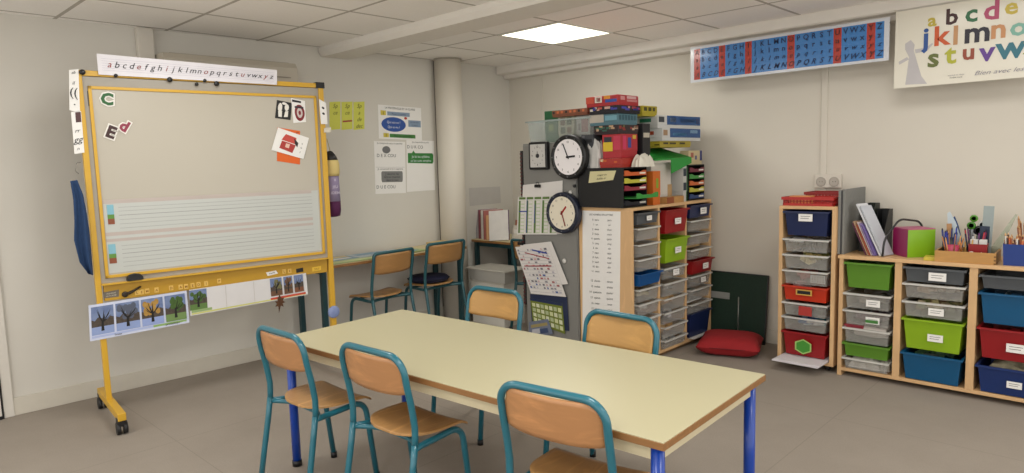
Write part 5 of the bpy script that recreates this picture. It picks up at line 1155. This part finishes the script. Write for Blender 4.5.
sc_ = thing('scissors', 'scissors with black handles ringed in white, right of the green ones', 'scissors', (-0.845, 5.06, WZ + .05), 0)
MB(M('#18181c', .4)).lathe([(.018, -.006), (.03, -.004), (.03, .004), (.018, .006), (.018, -.006)], (.0, 0, .12), 20, 'y').build('handle', sc_); MB(M('#c8c8c4', .4)).lathe([(.016, -.005), (.028, -.004), (.028, .004), (.016, .005), (.016, -.005)], (.018, .006, .155), 20, 'y').build('handle', sc_)
MB(M('#8c9094', .3, metal=.8)).slab([(-.006, 0, 0), (.008, 0, 0), (.012, 0, .1), (-.008, 0, .1)], (0, .003, 0), 1).build('blade', sc_)
# blue square pot with pencils, frame edge
pot('pen_pot', 'dark blue square pot crowded with pencils at the right end', -0.635, 4.88, LT, .056, .125, '#16357c', True, None)
sticks(-0.635, 4.88, LT + .006, .07, 26, .165, ['#8c4c2c', '#5c2c1c', '#a86c3c', '#c8c0b8', '#3c2420', '#b85c2c'], 'brownish coloured pencil in the blue square pot', 45, 'pencil', 'pencil', 'pencils in the blue square pot', .0055, .2)
pot('pen_pot', 'dark pot of brown pencils behind the blue square pot', -0.585, 5.06, LT, .06, .15, '#3c2420')
sticks(-0.585, 5.06, LT + .006, .08, 18, .245, ['#a06c44', '#8c5434', '#b88458'], 'brown pencil in the pot behind the blue one', 46, 'pencil', 'pencil', 'pencils in the dark rear pot', .0055, .3)
pot('pen_pot', 'dark red square pot at the right frame edge beside the blue pot', -.538, 4.90, LT, .030, .115, '#7c1c1c', True)

# ------------------------------------------------------------------ posters hanging from the duct
PFm = Frame(0, 5.094, 0)
PB = M('#3a78b8', .25, var=.04, coat=.5); PR = M('#a83428', .25, var=.04, coat=.5); DK = M('#0c2850', .5); DR = M('#4c1410', .5); GL = M('#c9ccd2', .3, coat=.6)
tl, tr, br_, bl = [PFm.px(*p) for p in ((690.5, 48.5), (890, 16), (890.5, 60), (691, 83))]
w1 = tr[0] - tl[0]; zt1 = (tl[1] + tr[1]) / 2; zb1 = (bl[1] + br_[1]) / 2
dec = [('r', .022, .978, .07, .93, PB)]
A = 'ABCDEFGHIJKLMNOPQRSTUVWXYZ'; cwid = (.978 - .022) / 26
for i, c in enumerate(A):
    s0 = .022 + i * cwid
    if c in 'AEIOUY': dec.append(('r', s0, s0 + cwid, .07, .93, PR))
for i, c in enumerate(A):
    s0 = .022 + (i + .5) * cwid; m_ = DR if c in 'AEIOUY' else DK
    dec += [('t', c, s0, .76, .14, m_, 0, .95, .02), ('t', c.lower(), s0, .56, .14, m_, 0, 1, .02), ('t', c.lower(), s0, .36, .12, m_, .4, 1, .02), ('t', c, s0, .13, .14, m_, .4, .95, .02)]
sheet('alphabet_poster', 'long glossy blue alphabet poster with red vowel columns hanging from the ceiling edge', 'poster', PFm, ((tl[0], zt1), (tr[0], zt1), (tr[0], zb1), (tl[0], zb1)), 0, GL, None, dec, px=False)
tl, tr, br_, bl = [PFm.px(*p) for p in ((896, 12), (1024, -9.5), (1024, 77.5), (896, 88.5))]
ztp, zbp = PFm.px(896, 12)[1], PFm.px(896, 88.5)[1]; wp = tr[0] - tl[0]; W2 = wp * 1.28
def pp(u, v): x, z = PFm.px(u, v); return ((x - tl[0]) / W2, (z - zbp) / (ztp - zbp))
hp_ = ztp - zbp; dec = []
GY = M('#b5b1b2', .6)
def P2(l): return [pp(890 + a / 5.254, b_ / 5.254) for a, b_ in l]
dec.append(('p', P2([(80, 230), (110, 210), (130, 235), (125, 265), (135, 300), (165, 400), (195, 440), (80, 445), (90, 380), (100, 300), (80, 260)]), GY)); dec.append(('p', P2([(130, 260), (190, 250), (222, 225), (226, 232), (195, 268), (135, 280)]), GY)); dec.append(('p', P2([(45, 325), (90, 300), (100, 312), (50, 340)]), GY))
Ls = [('a', 222, 112, '#b9a83c', .16), ('b', 325, 95, '#3c1a18', .2), ('c', 428, 78, '#2c6a44', .22), ('d', 535, 62, '#b04a6c', .24), ('e', 638, 40, '#c9b44c', .2), ('f', 728, 28, '#6c9c5c', .2), ('j', 190, 205, '#1f4a8c', .25), ('k', 268, 198, '#c2501c', .25), ('l', 345, 195, '#b98a5c', .24), ('m', 458, 178, '#1a1424', .26), ('n', 570, 160, '#c28a5c', .24), ('o', 676, 148, '#7cb0a0', .22), ('p', 760, 135, '#a04c7c', .2),
      ('s', 228, 312, '#5c6428', .25), ('t', 318, 295, '#a8a828', .24), ('u', 413, 280, '#8c3c24', .2), ('v', 510, 280, '#5c3488', .24), ('w', 635, 258, '#2c6c7c', .28), ('x', 745, 245, '#8c8c3c', .2)]
for ch_, a, b_, c, h_ in Ls:
    s_, t_ = pp(890 + a / 5.254, b_ / 5.254); dec.append(('t', ch_, s_, t_ - h_ * .36, h_, M(c, .5), 0, 1.05, .035))
s_, t_ = pp(983 + 20, 71); dec.append(('t', 'Bien avec les Lettres', s_ + .06, t_ - .02, .055, M('#8c8890', .6), .4, 1.3))
s_, t_ = pp(956, 75.5); dec += [('t', 'imprimé en classe', s_, t_, .018, M('#8c8890', .6)), ('t', 'modèle mural', s_, t_ - .03, .018, INK)]
sheet('letter_poster', 'cream poster with chunky coloured lowercase letters and a faint grey figure', 'poster', PFm, ((tl[0], ztp), (tl[0] + W2, ztp), (tl[0] + W2, zbp), (tl[0], zbp)), 0, M('#d8d3c4', .35, coat=.3, var=.01), None, dec, px=False)
